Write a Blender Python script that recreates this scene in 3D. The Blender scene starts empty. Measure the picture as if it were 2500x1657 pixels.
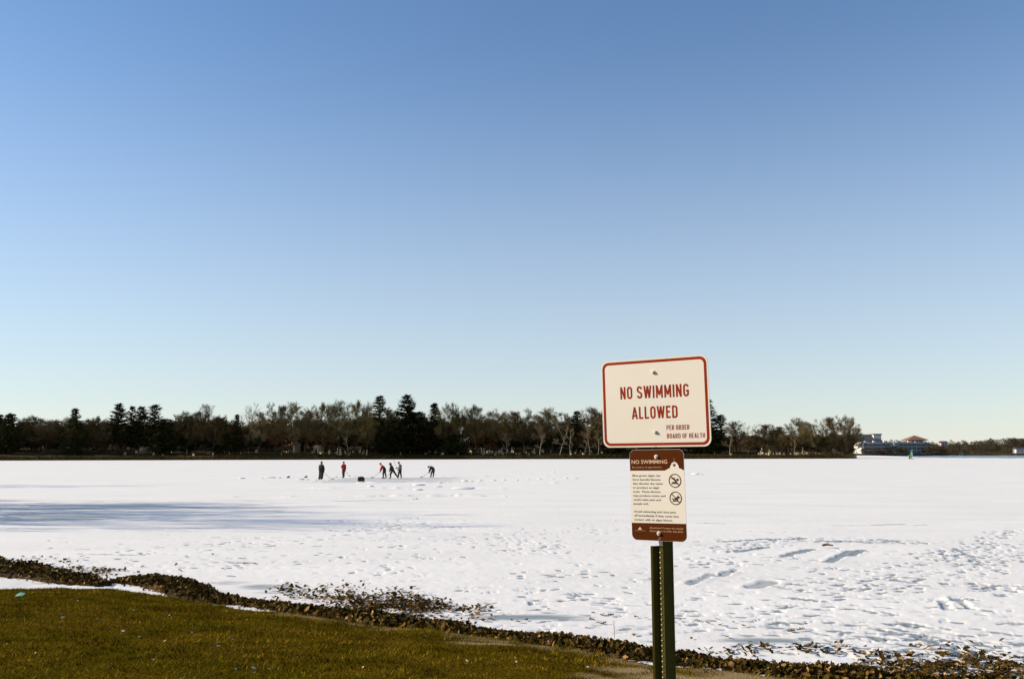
import bpy, bmesh, math, random
import numpy as np
from mathutils import Vector, Matrix

sc = bpy.context.scene
R = math.radians
# ------------------------------------------------------------------ camera
F = 2500 * 32 / 36; CX, CY = 1250.0, 828.5; CAM_H = 2.56
PITCH = math.atan((1106 - 828.5) / F); ROLL = R(-0.115)
_fw = np.array([0, math.cos(PITCH), math.sin(PITCH)]); _rt = np.array([1.0, 0, 0]); _up = np.cross(_rt, _fw)
_r2 = _rt * math.cos(ROLL) + _up * math.sin(ROLL); _u2 = _up * math.cos(ROLL) - _rt * math.sin(ROLL)
CAM = np.array([0, 0, CAM_H])
cd = bpy.data.cameras.new('camera'); co = bpy.data.objects.new('camera', cd); sc.collection.objects.link(co)
cd.lens = 32; cd.sensor_width = 36; cd.clip_end = 9000; cd.clip_start = 0.05
M = Matrix(((_r2[0], _u2[0], -_fw[0], 0), (_r2[1], _u2[1], -_fw[1], 0), (_r2[2], _u2[2], -_fw[2], CAM_H), (0, 0, 0, 1)))
co.matrix_world = M
sc.camera = co
# ------------------------------------------------------------------ sky and sun
SUN_EL, SUN_AZ = R(25), R(-85)            # low winter sun, to the left of the view
to_sun = Vector((math.sin(SUN_AZ) * math.cos(SUN_EL), math.cos(SUN_AZ) * math.cos(SUN_EL), math.sin(SUN_EL)))
w = bpy.data.worlds.new('World'); sc.world = w; w.use_nodes = True
nt = w.node_tree; nt.nodes.clear()
sky = nt.nodes.new('ShaderNodeTexSky'); sky.sky_type = 'NISHITA'; sky.sun_disc = False
sky.sun_elevation = SUN_EL; sky.sun_rotation = SUN_AZ
sky.altitude = 0; sky.air_density = 1.0; sky.dust_density = 0.0; sky.ozone_density = 4.0
bg = nt.nodes.new('ShaderNodeBackground'); bg.inputs[1].default_value = 0.112
wo = nt.nodes.new('ShaderNodeOutputWorld')
# pale winter haze low in the sky, the same all round the horizon
tcw = nt.nodes.new('ShaderNodeTexCoord'); sxyz = nt.nodes.new('ShaderNodeSeparateXYZ'); nt.links.new(tcw.outputs['Generated'], sxyz.inputs[0])
hz = nt.nodes.new('ShaderNodeMapRange'); hz.interpolation_type = 'SMOOTHSTEP'
hz.inputs[1].default_value = -0.12; hz.inputs[2].default_value = 0.46; hz.inputs[3].default_value = 0.74; hz.inputs[4].default_value = 0.0
nt.links.new(sxyz.outputs['Z'], hz.inputs[0])
hm = nt.nodes.new('ShaderNodeMix'); hm.data_type = 'RGBA'; hm.inputs[7].default_value = (4.4, 4.5, 4.4, 1)
nt.links.new(hz.outputs[0], hm.inputs[0]); nt.links.new(sky.outputs[0], hm.inputs[6])
nt.links.new(hm.outputs[2], bg.inputs[0]); nt.links.new(bg.outputs[0], wo.inputs[0])
sl = bpy.data.lights.new('sun', 'SUN'); sl.energy = 4.5; sl.angle = R(0.55); sl.color = (1.0, 0.85, 0.64)
so = bpy.data.objects.new('sun', sl); sc.collection.objects.link(so)
so.rotation_euler = to_sun.to_track_quat('Z', 'Y').to_euler(); so.location = (-60, 10, 60)
sc.view_settings.view_transform = 'Standard'; sc.view_settings.look = 'None'
sc.view_settings.exposure = 0.5; sc.view_settings.gamma = 1.0; sc.view_settings.use_curve_mapping = False

# ------------------------------------------------------------------ helpers
COL = sc.collection
def ray(x, y): return _fw + _r2 * (x - CX) / F - _u2 * (y - CY) / F
def at_z(x, y, z=0.0):
    d = ray(x, y); return CAM + d * (z - CAM_H) / d[2]
def at_y(x, y, Y):
    d = ray(x, y); return CAM + d * Y / d[1]

def tag(o, label=None, cat=None, group=None, kind=None):
    if label: o['label'] = label
    if cat: o['category'] = cat
    if group: o['group'] = group
    if kind: o['kind'] = kind
    return o
def link(name, me, parent=None, loc=None):
    o = bpy.data.objects.new(name, me); COL.objects.link(o)
    if parent is not None: o.parent = parent
    if loc is not None: o.location = loc
    return o
def empty(name, loc=(0, 0, 0), rz=0.0):
    o = bpy.data.objects.new(name, None); COL.objects.link(o); o.location = loc; o.rotation_euler = (0, 0, rz)
    o.empty_display_size = 0.2
    return o
def mesh(name, v, f, mats=(), smooth=False, mi=None):
    me = bpy.data.meshes.new(name)
    if isinstance(v, np.ndarray): v = v.tolist()
    if isinstance(f, np.ndarray): f = f.tolist()
    me.from_pydata(v, [], f)
    for m in (mats if isinstance(mats, (list, tuple)) else [mats]): me.materials.append(m)
    if mi is not None: me.polygons.foreach_set('material_index', np.asarray(mi, dtype=np.int32))
    if smooth: me.polygons.foreach_set('use_smooth', np.ones(len(me.polygons), dtype=bool))
    me.update()
    return me
def fast_mesh(name, V, Fc, mat, smooth=False):
    """V (n,3) float, Fc (m,k) int with constant k."""
    me = bpy.data.meshes.new(name); n, m, k = len(V), len(Fc), Fc.shape[1]
    me.vertices.add(n); me.vertices.foreach_set('co', np.ascontiguousarray(V, dtype=np.float32).ravel())
    me.loops.add(m * k); me.loops.foreach_set('vertex_index', np.ascontiguousarray(Fc, dtype=np.int32).ravel())
    me.polygons.add(m); me.polygons.foreach_set('loop_start', np.arange(0, m * k, k, dtype=np.int32))
    me.polygons.foreach_set('loop_total', np.full(m, k, dtype=np.int32))
    if smooth: me.polygons.foreach_set('use_smooth', np.ones(m, dtype=bool))
    me.materials.append(mat); me.update(); me.validate()
    return me
def attr(me, name, data, color=False):
    if color:
        a = me.attributes.new(name, 'FLOAT_COLOR', 'POINT'); d = np.ones((len(data), 4), dtype=np.float32); d[:, :3] = data
        a.data.foreach_set('color', d.ravel())
    else:
        a = me.attributes.new(name, 'FLOAT', 'POINT'); a.data.foreach_set('value', np.asarray(data, dtype=np.float32).ravel())

class MB:
    """Collects verts and faces of one mesh."""
    def __init__(s): s.v = []; s.f = []; s.mi = []; s.cur = 0
    def add(s, v, f):
        b = len(s.v); s.v += [tuple(p) for p in v]; s.f += [tuple(i + b for i in q) for q in f]; s.mi += [s.cur] * len(f)
    def box(s, x0, x1, y0, y1, z0, z1, bev=0.0):
        if bev <= 0:
            s.add([(x0, y0, z0), (x1, y0, z0), (x1, y1, z0), (x0, y1, z0), (x0, y0, z1), (x1, y0, z1), (x1, y1, z1), (x0, y1, z1)],
                  [(0, 3, 2, 1), (4, 5, 6, 7), (0, 1, 5, 4), (1, 2, 6, 5), (2, 3, 7, 6), (3, 0, 4, 7)])
        else:
            bm = bmesh.new(); bmesh.ops.create_cube(bm, size=1.0)
            for v in bm.verts: v.co = ((x0 + x1) / 2 + v.co.x * (x1 - x0), (y0 + y1) / 2 + v.co.y * (y1 - y0), (z0 + z1) / 2 + v.co.z * (z1 - z0))
            bmesh.ops.bevel(bm, geom=bm.edges[:], offset=bev, segments=2, affect='EDGES')
            bm.verts.index_update(); s.add([v.co[:] for v in bm.verts], [[v.index for v in q.verts] for q in bm.faces]); bm.free()
    def tube(s, pts, rad, n=6, cap=True):
        pts = [Vector(p) for p in pts]; b = len(s.v); k = len(pts)
        if not isinstance(rad, (list, tuple)): rad = [rad] * k
        for i, p in enumerate(pts):
            t = (pts[min(i + 1, k - 1)] - pts[max(i - 1, 0)])
            if t.length < 1e-9: t = Vector((0, 0, 1))
            t.normalize(); a = t.orthogonal().normalized() if i == 0 else (ax - t * ax.dot(t)).normalized()
            ax = a; c = t.cross(a)
            for j in range(n):
                th = 2 * math.pi * j / n; s.v.append(tuple(p + (a * math.cos(th) + c * math.sin(th)) * rad[i]))
        for i in range(k - 1):
            for j in range(n):
                j2 = (j + 1) % n; s.f.append((b + i * n + j, b + i * n + j2, b + (i + 1) * n + j2, b + (i + 1) * n + j)); s.mi.append(s.cur)
        if cap and n > 2:
            s.f.append(tuple(b + j for j in range(n))[::-1]); s.f.append(tuple(b + (k - 1) * n + j for j in range(n))); s.mi += [s.cur] * 2
    def prism(s, outline, y0, y1):
        """Outline of (x,z) extruded between y0 and y1."""
        n = len(outline); v = [(x, y0, z) for x, z in outline] + [(x, y1, z) for x, z in outline]
        f = [tuple(range(n)), tuple(range(2 * n - 1, n - 1, -1))] + [(i, i + n, (i + 1) % n + n, (i + 1) % n) for i in range(n)]
        s.add(v, f)
    def build(s, name, mats, parent=None, loc=None, smooth=False):
        return link(name, mesh(name, s.v, s.f, mats, smooth, s.mi), parent, loc)

# value noise -----------------------------------------------------------------
def _hash(ix, iy, seed):
    h = (ix.astype(np.int64) * 374761393 + iy.astype(np.int64) * 668265263 + seed * 2147483647 + 1274126177) & 0xffffffff
    h = ((h ^ (h >> 13)) * 1274126177) & 0xffffffff; h = (h ^ (h >> 16)) & 0xffffffff
    return h.astype(np.float64) / 4294967295.0
def vnoise(x, y, seed=0):
    x = np.asarray(x, float); y = np.asarray(y, float); ix = np.floor(x); iy = np.floor(y); fx = x - ix; fy = y - iy
    fx = fx * fx * (3 - 2 * fx); fy = fy * fy * (3 - 2 * fy)
    a = _hash(ix, iy, seed); b = _hash(ix + 1, iy, seed); c = _hash(ix, iy + 1, seed); d = _hash(ix + 1, iy + 1, seed)
    return (a + (b - a) * fx) * (1 - fy) + (c + (d - c) * fx) * fy
def fbm(x, y, seed=0, oct=4, gain=0.5):
    s = 0; a = 1; t = 0
    for o in range(oct):
        s = s + a * vnoise(x * 2 ** o + 17.3 * o, y * 2 ** o - 9.1 * o, seed + o * 31); t += a; a *= gain
    return s / t
def sstep(a, b, x):
    t = np.clip((x - a) / (b - a), 0, 1); return t * t * (3 - 2 * t)

# ------------------------------------------------------------------ materials
def mat(name, color, rough=0.8, metal=0.0, spec=0.3, noise=None, bump=None, rand=0.0, coords='Object'):
    """noise=(scale, colour2, contrast), bump=(scale, strength, distance), rand = per-object value jitter."""
    m = bpy.data.materials.new(name); m.use_nodes = True; t = m.node_tree; b = t.nodes['Principled BSDF']
    b.inputs['Base Color'].default_value = (*color, 1); b.inputs['Roughness'].default_value = rough
    b.inputs['Metallic'].default_value = metal; b.inputs['Specular IOR Level'].default_value = spec
    tc = t.nodes.new('ShaderNodeTexCoord'); src = None
    if noise:
        n = t.nodes.new('ShaderNodeTexNoise'); n.inputs['Scale'].default_value = noise[0]; n.inputs['Detail'].default_value = 6
        t.links.new(tc.outputs[coords], n.inputs['Vector'])
        r = t.nodes.new('ShaderNodeMapRange'); c = noise[2] if len(noise) > 2 else 0.25
        r.inputs[1].default_value = 0.5 - c; r.inputs[2].default_value = 0.5 + c
        t.links.new(n.outputs[0], r.inputs[0])
        x = t.nodes.new('ShaderNodeMix'); x.data_type = 'RGBA'
        x.inputs[6].default_value = (*color, 1); x.inputs[7].default_value = (*noise[1], 1)
        t.links.new(r.outputs[0], x.inputs[0]); src = x.outputs[2]
    if rand:
        oi = t.nodes.new('ShaderNodeObjectInfo'); hs = t.nodes.new('ShaderNodeHueSaturation')
        mr = t.nodes.new('ShaderNodeMapRange'); mr.inputs[3].default_value = 1 - rand; mr.inputs[4].default_value = 1 + rand
        t.links.new(oi.outputs['Random'], mr.inputs[0]); t.links.new(mr.outputs[0], hs.inputs['Value'])
        mh = t.nodes.new('ShaderNodeMapRange'); mh.inputs[3].default_value = 0.5 - rand * 0.06; mh.inputs[4].default_value = 0.5 + rand * 0.06
        wn = t.nodes.new('ShaderNodeTexWhiteNoise'); wn.noise_dimensions = '1D'
        t.links.new(oi.outputs['Random'], wn.inputs['W']); t.links.new(wn.outputs['Value'], mh.inputs[0]); t.links.new(mh.outputs[0], hs.inputs['Hue'])
        if src is not None: t.links.new(src, hs.inputs['Color'])
        else: hs.inputs['Color'].default_value = (*color, 1)
        src = hs.outputs[0]
    if src is not None: t.links.new(src, b.inputs['Base Color'])
    if bump:
        n2 = t.nodes.new('ShaderNodeTexNoise'); n2.inputs['Scale'].default_value = bump[0]; n2.inputs['Detail'].default_value = 5
        t.links.new(tc.outputs[coords], n2.inputs['Vector'])
        bp = t.nodes.new('ShaderNodeBump'); bp.inputs['Strength'].default_value = bump[1]; bp.inputs['Distance'].default_value = bump[2]
        t.links.new(n2.outputs[0], bp.inputs['Height']); t.links.new(bp.outputs[0], b.inputs['Normal'])
    return m
def attr_mat(name, attribute, rough=0.8, spec=0.2, translucent=0.0):
    m = bpy.data.materials.new(name); m.use_nodes = True; t = m.node_tree; b = t.nodes['Principled BSDF']
    a = t.nodes.new('ShaderNodeAttribute'); a.attribute_name = attribute
    t.links.new(a.outputs['Color'], b.inputs['Base Color']); b.inputs['Roughness'].default_value = rough
    b.inputs['Specular IOR Level'].default_value = spec
    return m

def ice_material():
    m = bpy.data.materials.new('snow_on_ice'); m.use_nodes = True; t = m.node_tree; N = t.nodes; L = t.links; b = N['Principled BSDF']
    tc = N.new('ShaderNodeTexCoord')
    at = N.new('ShaderNodeAttribute'); at.attribute_name = 'bare'  # bare ice, and the painted streaks that deepen the tree shade
    mp = N.new('ShaderNodeMapping'); mp.inputs['Scale'].default_value = (0.35, 1.0, 1.0); mp.inputs['Rotation'].default_value = (0, 0, R(8))
    L.new(tc.outputs['Object'], mp.inputs['Vector'])
    n1 = N.new('ShaderNodeTexNoise'); n1.inputs['Scale'].default_value = 5.0; n1.inputs['Detail'].default_value = 8; n1.inputs['Roughness'].default_value = 0.62
    L.new(mp.outputs[0], n1.inputs['Vector'])
    # ragged edge of the bare patches
    ad = N.new('ShaderNodeMath'); ad.operation = 'MULTIPLY_ADD'; ad.inputs[1].default_value = 0.7; ad.inputs[2].default_value = -0.35
    L.new(n1.outputs[0], ad.inputs[0])
    su = N.new('ShaderNodeMath'); su.operation = 'ADD'; L.new(at.outputs['Fac'], su.inputs[0]); L.new(ad.outputs[0], su.inputs[1])
    mr = N.new('ShaderNodeMapRange'); mr.inputs[1].default_value = 0.32; mr.inputs[2].default_value = 0.68; L.new(su.outputs[0], mr.inputs[0])
    gate = N.new('ShaderNodeMath'); gate.operation = 'MULTIPLY'; L.new(mr.outputs[0], gate.inputs[0])
    g2 = N.new('ShaderNodeMapRange'); g2.inputs[1].default_value = 0.02; g2.inputs[2].default_value = 0.15; L.new(at.outputs['Fac'], g2.inputs[0]); L.new(g2.outputs[0], gate.inputs[1])
    # snow colour, a little dirty in wide patches
    n2 = N.new('ShaderNodeTexNoise'); n2.inputs['Scale'].default_value = 0.35; n2.inputs['Detail'].default_value = 7; L.new(mp.outputs[0], n2.inputs['Vector'])
    r2 = N.new('ShaderNodeMapRange'); r2.inputs[1].default_value = 0.35; r2.inputs[2].default_value = 0.7; L.new(n2.outputs[0], r2.inputs[0])
    sn = N.new('ShaderNodeMix'); sn.data_type = 'RGBA'; sn.inputs[6].default_value = (0.87, 0.845, 0.795, 1); sn.inputs[7].default_value = (0.80, 0.775, 0.73, 1); L.new(r2.outputs[0], sn.inputs[0])
    mx = N.new('ShaderNodeMix'); mx.data_type = 'RGBA'; L.new(gate.outputs[0], mx.inputs[0]); L.new(sn.outputs[2], mx.inputs[6]); mx.inputs[7].default_value = (0.27, 0.305, 0.305, 1)
    dr = N.new('ShaderNodeAttribute'); dr.attribute_name = 'soil'
    m2 = N.new('ShaderNodeMix'); m2.data_type = 'RGBA'; L.new(dr.outputs['Fac'], m2.inputs[0]); L.new(mx.outputs[2], m2.inputs[6]); m2.inputs[7].default_value = (0.22, 0.19, 0.15, 1)
    L.new(m2.outputs[2], b.inputs['Base Color'])
    rr = N.new('ShaderNodeMix'); rr.data_type = 'FLOAT'; rr.inputs[2].default_value = 0.75; rr.inputs[3].default_value = 0.42; L.new(gate.outputs[0], rr.inputs[0]); L.new(rr.outputs[0], b.inputs['Roughness'])
    b.inputs['Specular IOR Level'].default_value = 0.2
    n3 = N.new('ShaderNodeTexNoise'); n3.inputs['Scale'].default_value = 9.0; n3.inputs['Detail'].default_value = 7; L.new(tc.outputs['Object'], n3.inputs['Vector'])
    bp = N.new('ShaderNodeBump'); bp.inputs['Strength'].default_value = 0.30; bp.inputs['Distance'].default_value = 0.012
    inv = N.new('ShaderNodeMath'); inv.operation = 'MULTIPLY_ADD'; inv.inputs[1].default_value = -0.8; inv.inputs[2].default_value = 1.0; L.new(gate.outputs[0], inv.inputs[0])
    hm = N.new('ShaderNodeMath'); hm.operation = 'MULTIPLY'; L.new(n3.outputs[0], hm.inputs[0]); L.new(inv.outputs[0], hm.inputs[1])
    L.new(hm.outputs[0], bp.inputs['Height']); L.new(bp.outputs[0], b.inputs['Normal'])
    return m

M_ice = ice_material()
M_snowlump = mat('snow_lump', (0.87, 0.85, 0.825), 0.7, noise=(6, (0.78, 0.77, 0.78), 0.3), bump=(14, 0.5, 0.02))
M_water = mat('open_water', (0.012, 0.03, 0.06), 0.22, spec=0.5, bump=(1.2, 0.35, 0.2))
M_soil = mat('bank_soil', (0.035, 0.022, 0.010), 0.95, noise=(5, (0.07, 0.045, 0.02)), bump=(22, 0.8, 0.03), spec=0.1)
M_farland = mat('far_bank_ground', (0.024, 0.018, 0.006), 0.95, noise=(0.05, (0.085, 0.062, 0.018), 0.2), bump=(0.7, 0.5, 0.3), spec=0.05)
M_bark = mat('bark', (0.060, 0.043, 0.022), 0.9, rand=0.35, spec=0.1)
M_twig = mat('twigs', (0.112, 0.084, 0.032), 0.9, rand=0.40, spec=0.05)
M_twig_red = mat('rusty_twigs', (0.150, 0.072, 0.022), 0.9, rand=0.3, spec=0.05)
M_twig_grey = mat('pale_twigs', (0.155, 0.118, 0.060), 0.9, rand=0.3, spec=0.05)
M_birch = mat('birch_bark', (0.42, 0.36, 0.27), 0.8, noise=(2.0, (0.16, 0.12, 0.08), 0.15))
M_needle = mat('needles', (0.020, 0.026, 0.006), 0.8, rand=0.3, noise=(0.5, (0.038, 0.038, 0.009)), spec=0.1)
M_brush = mat('shore_brush', (0.038, 0.030, 0.008), 0.9, noise=(0.08, (0.062, 0.043, 0.011)), spec=0.05)
M_stone = mat('gravestone', (0.46, 0.35, 0.21), 0.85, rand=0.45)
M_alu = mat('sign_sheet_white', (0.76, 0.70, 0.61), 0.5, spec=0.2, noise=(2.2, (0.72, 0.66, 0.565), 0.2))
M_edge = mat('sign_metal_edge', (0.62, 0.58, 0.52), 0.4, metal=0.7)
M_red = mat('sign_red_print', (0.27, 0.022, 0.003), 0.6, spec=0.08)
M_brown = mat('sign_brown_print', (0.078, 0.018, 0.001), 0.6, spec=0.05)
M_ink = mat('sign_dark_print', (0.055, 0.038, 0.022), 0.6)
M_cream = mat('sign_cream_print', (0.62, 0.36, 0.20), 0.6)
M_bolt = mat('zinc_bolt', (0.78, 0.71, 0.58), 0.42, metal=0.45)
M_post = mat('green_post_paint', (0.082, 0.066, 0.010), 0.65, spec=0.08, noise=(9, (0.058, 0.048, 0.008)), bump=(60, 0.15, 0.002))
M_blade = mat('skate_steel', (0.6, 0.6, 0.6), 0.3, metal=0.9)
M_skin = mat('skin', (0.42, 0.22, 0.14), 0.6)
M_dark = mat('dark_cloth', (0.012, 0.011, 0.009), 0.85, noise=(12, (0.028, 0.024, 0.018)))
M_olive = mat('olive_cloth', (0.035, 0.030, 0.018), 0.85, noise=(10, (0.022, 0.018, 0.010)))
M_redc = mat('red_cloth', (0.48, 0.030, 0.012), 0.8, noise=(9, (0.34, 0.02, 0.01)))
M_grey = mat('grey_cloth', (0.20, 0.19, 0.19), 0.85, noise=(9, (0.14, 0.13, 0.13)))
M_tan = mat('tan_cloth', (0.075, 0.058, 0.034), 0.85, noise=(9, (0.05, 0.04, 0.025)))
M_hair = mat('dark_hair', (0.02, 0.013, 0.008), 0.7)
M_stick = mat('stick_shaft', (0.16, 0.13, 0.11), 0.5)
M_tape = mat('stick_tape', (0.012, 0.012, 0.012), 0.8)
M_bag = mat('black_bag', (0.010, 0.010, 0.009), 0.6, noise=(6, (0.025, 0.022, 0.018)))

# ------------------------------------------------------------------ lake shore line (pixel -> ground)
EDGE_PX = [(-60, 1434), (0, 1432), (150, 1428), (270, 1430), (400, 1446), (480, 1463), (640, 1483), (760, 1494), (900, 1518), (1050, 1528), (1180, 1543),
           (1300, 1561), (1400, 1571), (1500, 1591), (1590, 1611), (1700, 1617), (1900, 1640), (2100, 1653), (2300, 1668), (2500, 1682), (2700, 1690)]
_e = np.array([at_z(x, y, 0.24)[:2] for x, y in EDGE_PX])
_e = np.vstack([[(-140, 170), (-62, 80), (-27, 37), (-15, 22)], _e, [(9, 8.6), (20, 6), (60, 0)]])
_o = np.argsort(_e[:, 0]); EX, EY = _e[_o, 0], _e[_o, 1]
def shore_d(x, y):
    """Rough distance inland from the lawn edge (positive = lawn)."""
    ye = np.interp(x, EX, EY) + 0.16 * (vnoise(np.asarray(x) * 1.7, np.asarray(x) * 0 + 3, 5) - 0.5)
    sl = (np.interp(np.asarray(x) + 0.5, EX, EY) - np.interp(np.asarray(x) - 0.5, EX, EY))
    return (ye - y) / np.sqrt(1 + sl * sl)
def lawn_z(x, y):
    d = shore_d(x, y)
    up = 0.20 + 0.82 * (1 - np.exp(-np.maximum(d, 0) * 0.115))
    z = np.where(d > 0, up, 0.20 + 0.55 * d)
    z = np.maximum(z, -0.5) + 0.035 * (fbm(x * 0.8, y * 0.8, 11) - 0.5) + 0.02 * (fbm(x * 4, y * 4, 12) - 0.5) * (d > -0.3)
    return z

def lawn_material():
    m = bpy.data.materials.new('winter_lawn'); m.use_nodes = True; t = m.node_tree; N = t.nodes; L = t.links; b = N['Principled BSDF']
    tc = N.new('ShaderNodeTexCoord')
    def nz(s, d=6):
        n = N.new('ShaderNodeTexNoise'); n.inputs['Scale'].default_value = s; n.inputs['Detail'].default_value = d; L.new(tc.outputs['Object'], n.inputs['Vector']); return n
    def mix(f, a, c):
        x = N.new('ShaderNodeMix'); x.data_type = 'RGBA'
        L.new(f, x.inputs[0])
        for i, q in ((6, a), (7, c)):
            if isinstance(q, tuple): x.inputs[i].default_value = (*q, 1)
            else: L.new(q, x.inputs[i])
        return x.outputs[2]
    def rng(o, a, c):
        r = N.new('ShaderNodeMapRange'); r.inputs[1].default_value = a; r.inputs[2].default_value = c; L.new(o, r.inputs[0]); return r.outputs[0]
    a = mix(rng(nz(1.1).outputs[0], 0.35, 0.65), (0.084, 0.059, 0.003), (0.130, 0.078, 0.006))
    a = mix(rng(nz(45, 3).outputs[0], 0.45, 0.7), a, (0.036, 0.027, 0.002))
    at = N.new('ShaderNodeAttribute'); at.attribute_name = 'sand'
    a = mix(at.outputs['Fac'], a, (0.34, 0.235, 0.115))
    L.new(a, b.inputs['Base Color']); b.inputs['Roughness'].default_value = 0.95; b.inputs['Specular IOR Level'].default_value = 0.0
    bp = N.new('ShaderNodeBump'); bp.inputs['Strength'].default_value = 0.9; bp.inputs['Distance'].default_value = 0.03
    L.new(nz(38, 8).outputs[0], bp.inputs['Height']); L.new(bp.outputs[0], b.inputs['Normal'])
    return m
M_lawn = lawn_material()

def sand_mask(x, y):
    s = np.zeros_like(np.asarray(x, float))
    for (px, py, rx, ry) in ((1800, 1636, 0.55, 0.5), (1720, 1650, 0.35, 0.35), (1930, 1652, 0.6, 0.3), (1540, 1620, 0.35, 0.3), (1620, 1640, 0.4, 0.3), (1500, 1660, 0.4, 0.25), (2120, 1668, 0.7, 0.35), (1180, 1556, 0.5, 0.12)):
        p = at_z(px, py, 0.32); q = np.sqrt(((x - p[0]) / rx) ** 2 + ((y - p[1]) / ry) ** 2)
        s = np.maximum(s, np.clip(1.35 - q, 0, 1))
    d = shore_d(x, y)
    s = np.maximum(s, 0.55 * np.clip(1 - np.abs(d - 0.18) / 0.3, 0, 1) * (x > -3.5))
    return np.clip(s * 1.2 + (fbm(x * 5, y * 5, 77) - 0.55) * 1.6 * (s > 0.02), 0, 1) * 0.9

def near_land():
    xs = np.concatenate([np.linspace(-160, -24, 40), np.arange(-23, 12, 0.09), np.linspace(12.5, 80, 30)])
    ys = np.concatenate([np.linspace(-60, 1, 20), np.arange(1.2, 27, 0.10), np.linspace(28, 190, 50)])
    X, Y = np.meshgrid(xs, ys); Z = lawn_z(X, Y)
    V = np.stack([X, Y, Z], -1).reshape(-1, 3); nx, ny = len(xs), len(ys)
    i = np.arange((ny - 1) * nx).reshape(ny - 1, nx)[:, :-1].ravel()
    Fc = np.stack([i, i + 1, i + nx + 1, i + nx], 1)
    zz = V[:, 2][Fc]; Fc = Fc[(zz > -0.45).any(1)]
    me = fast_mesh('lawn', V, Fc, M_lawn, True); attr(me, 'sand', sand_mask(V[:, 0], V[:, 1]))
    tag(link('lawn', me), kind='structure', label='olive brown winter lawn sloping down to the frozen lake')
near_land()

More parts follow.
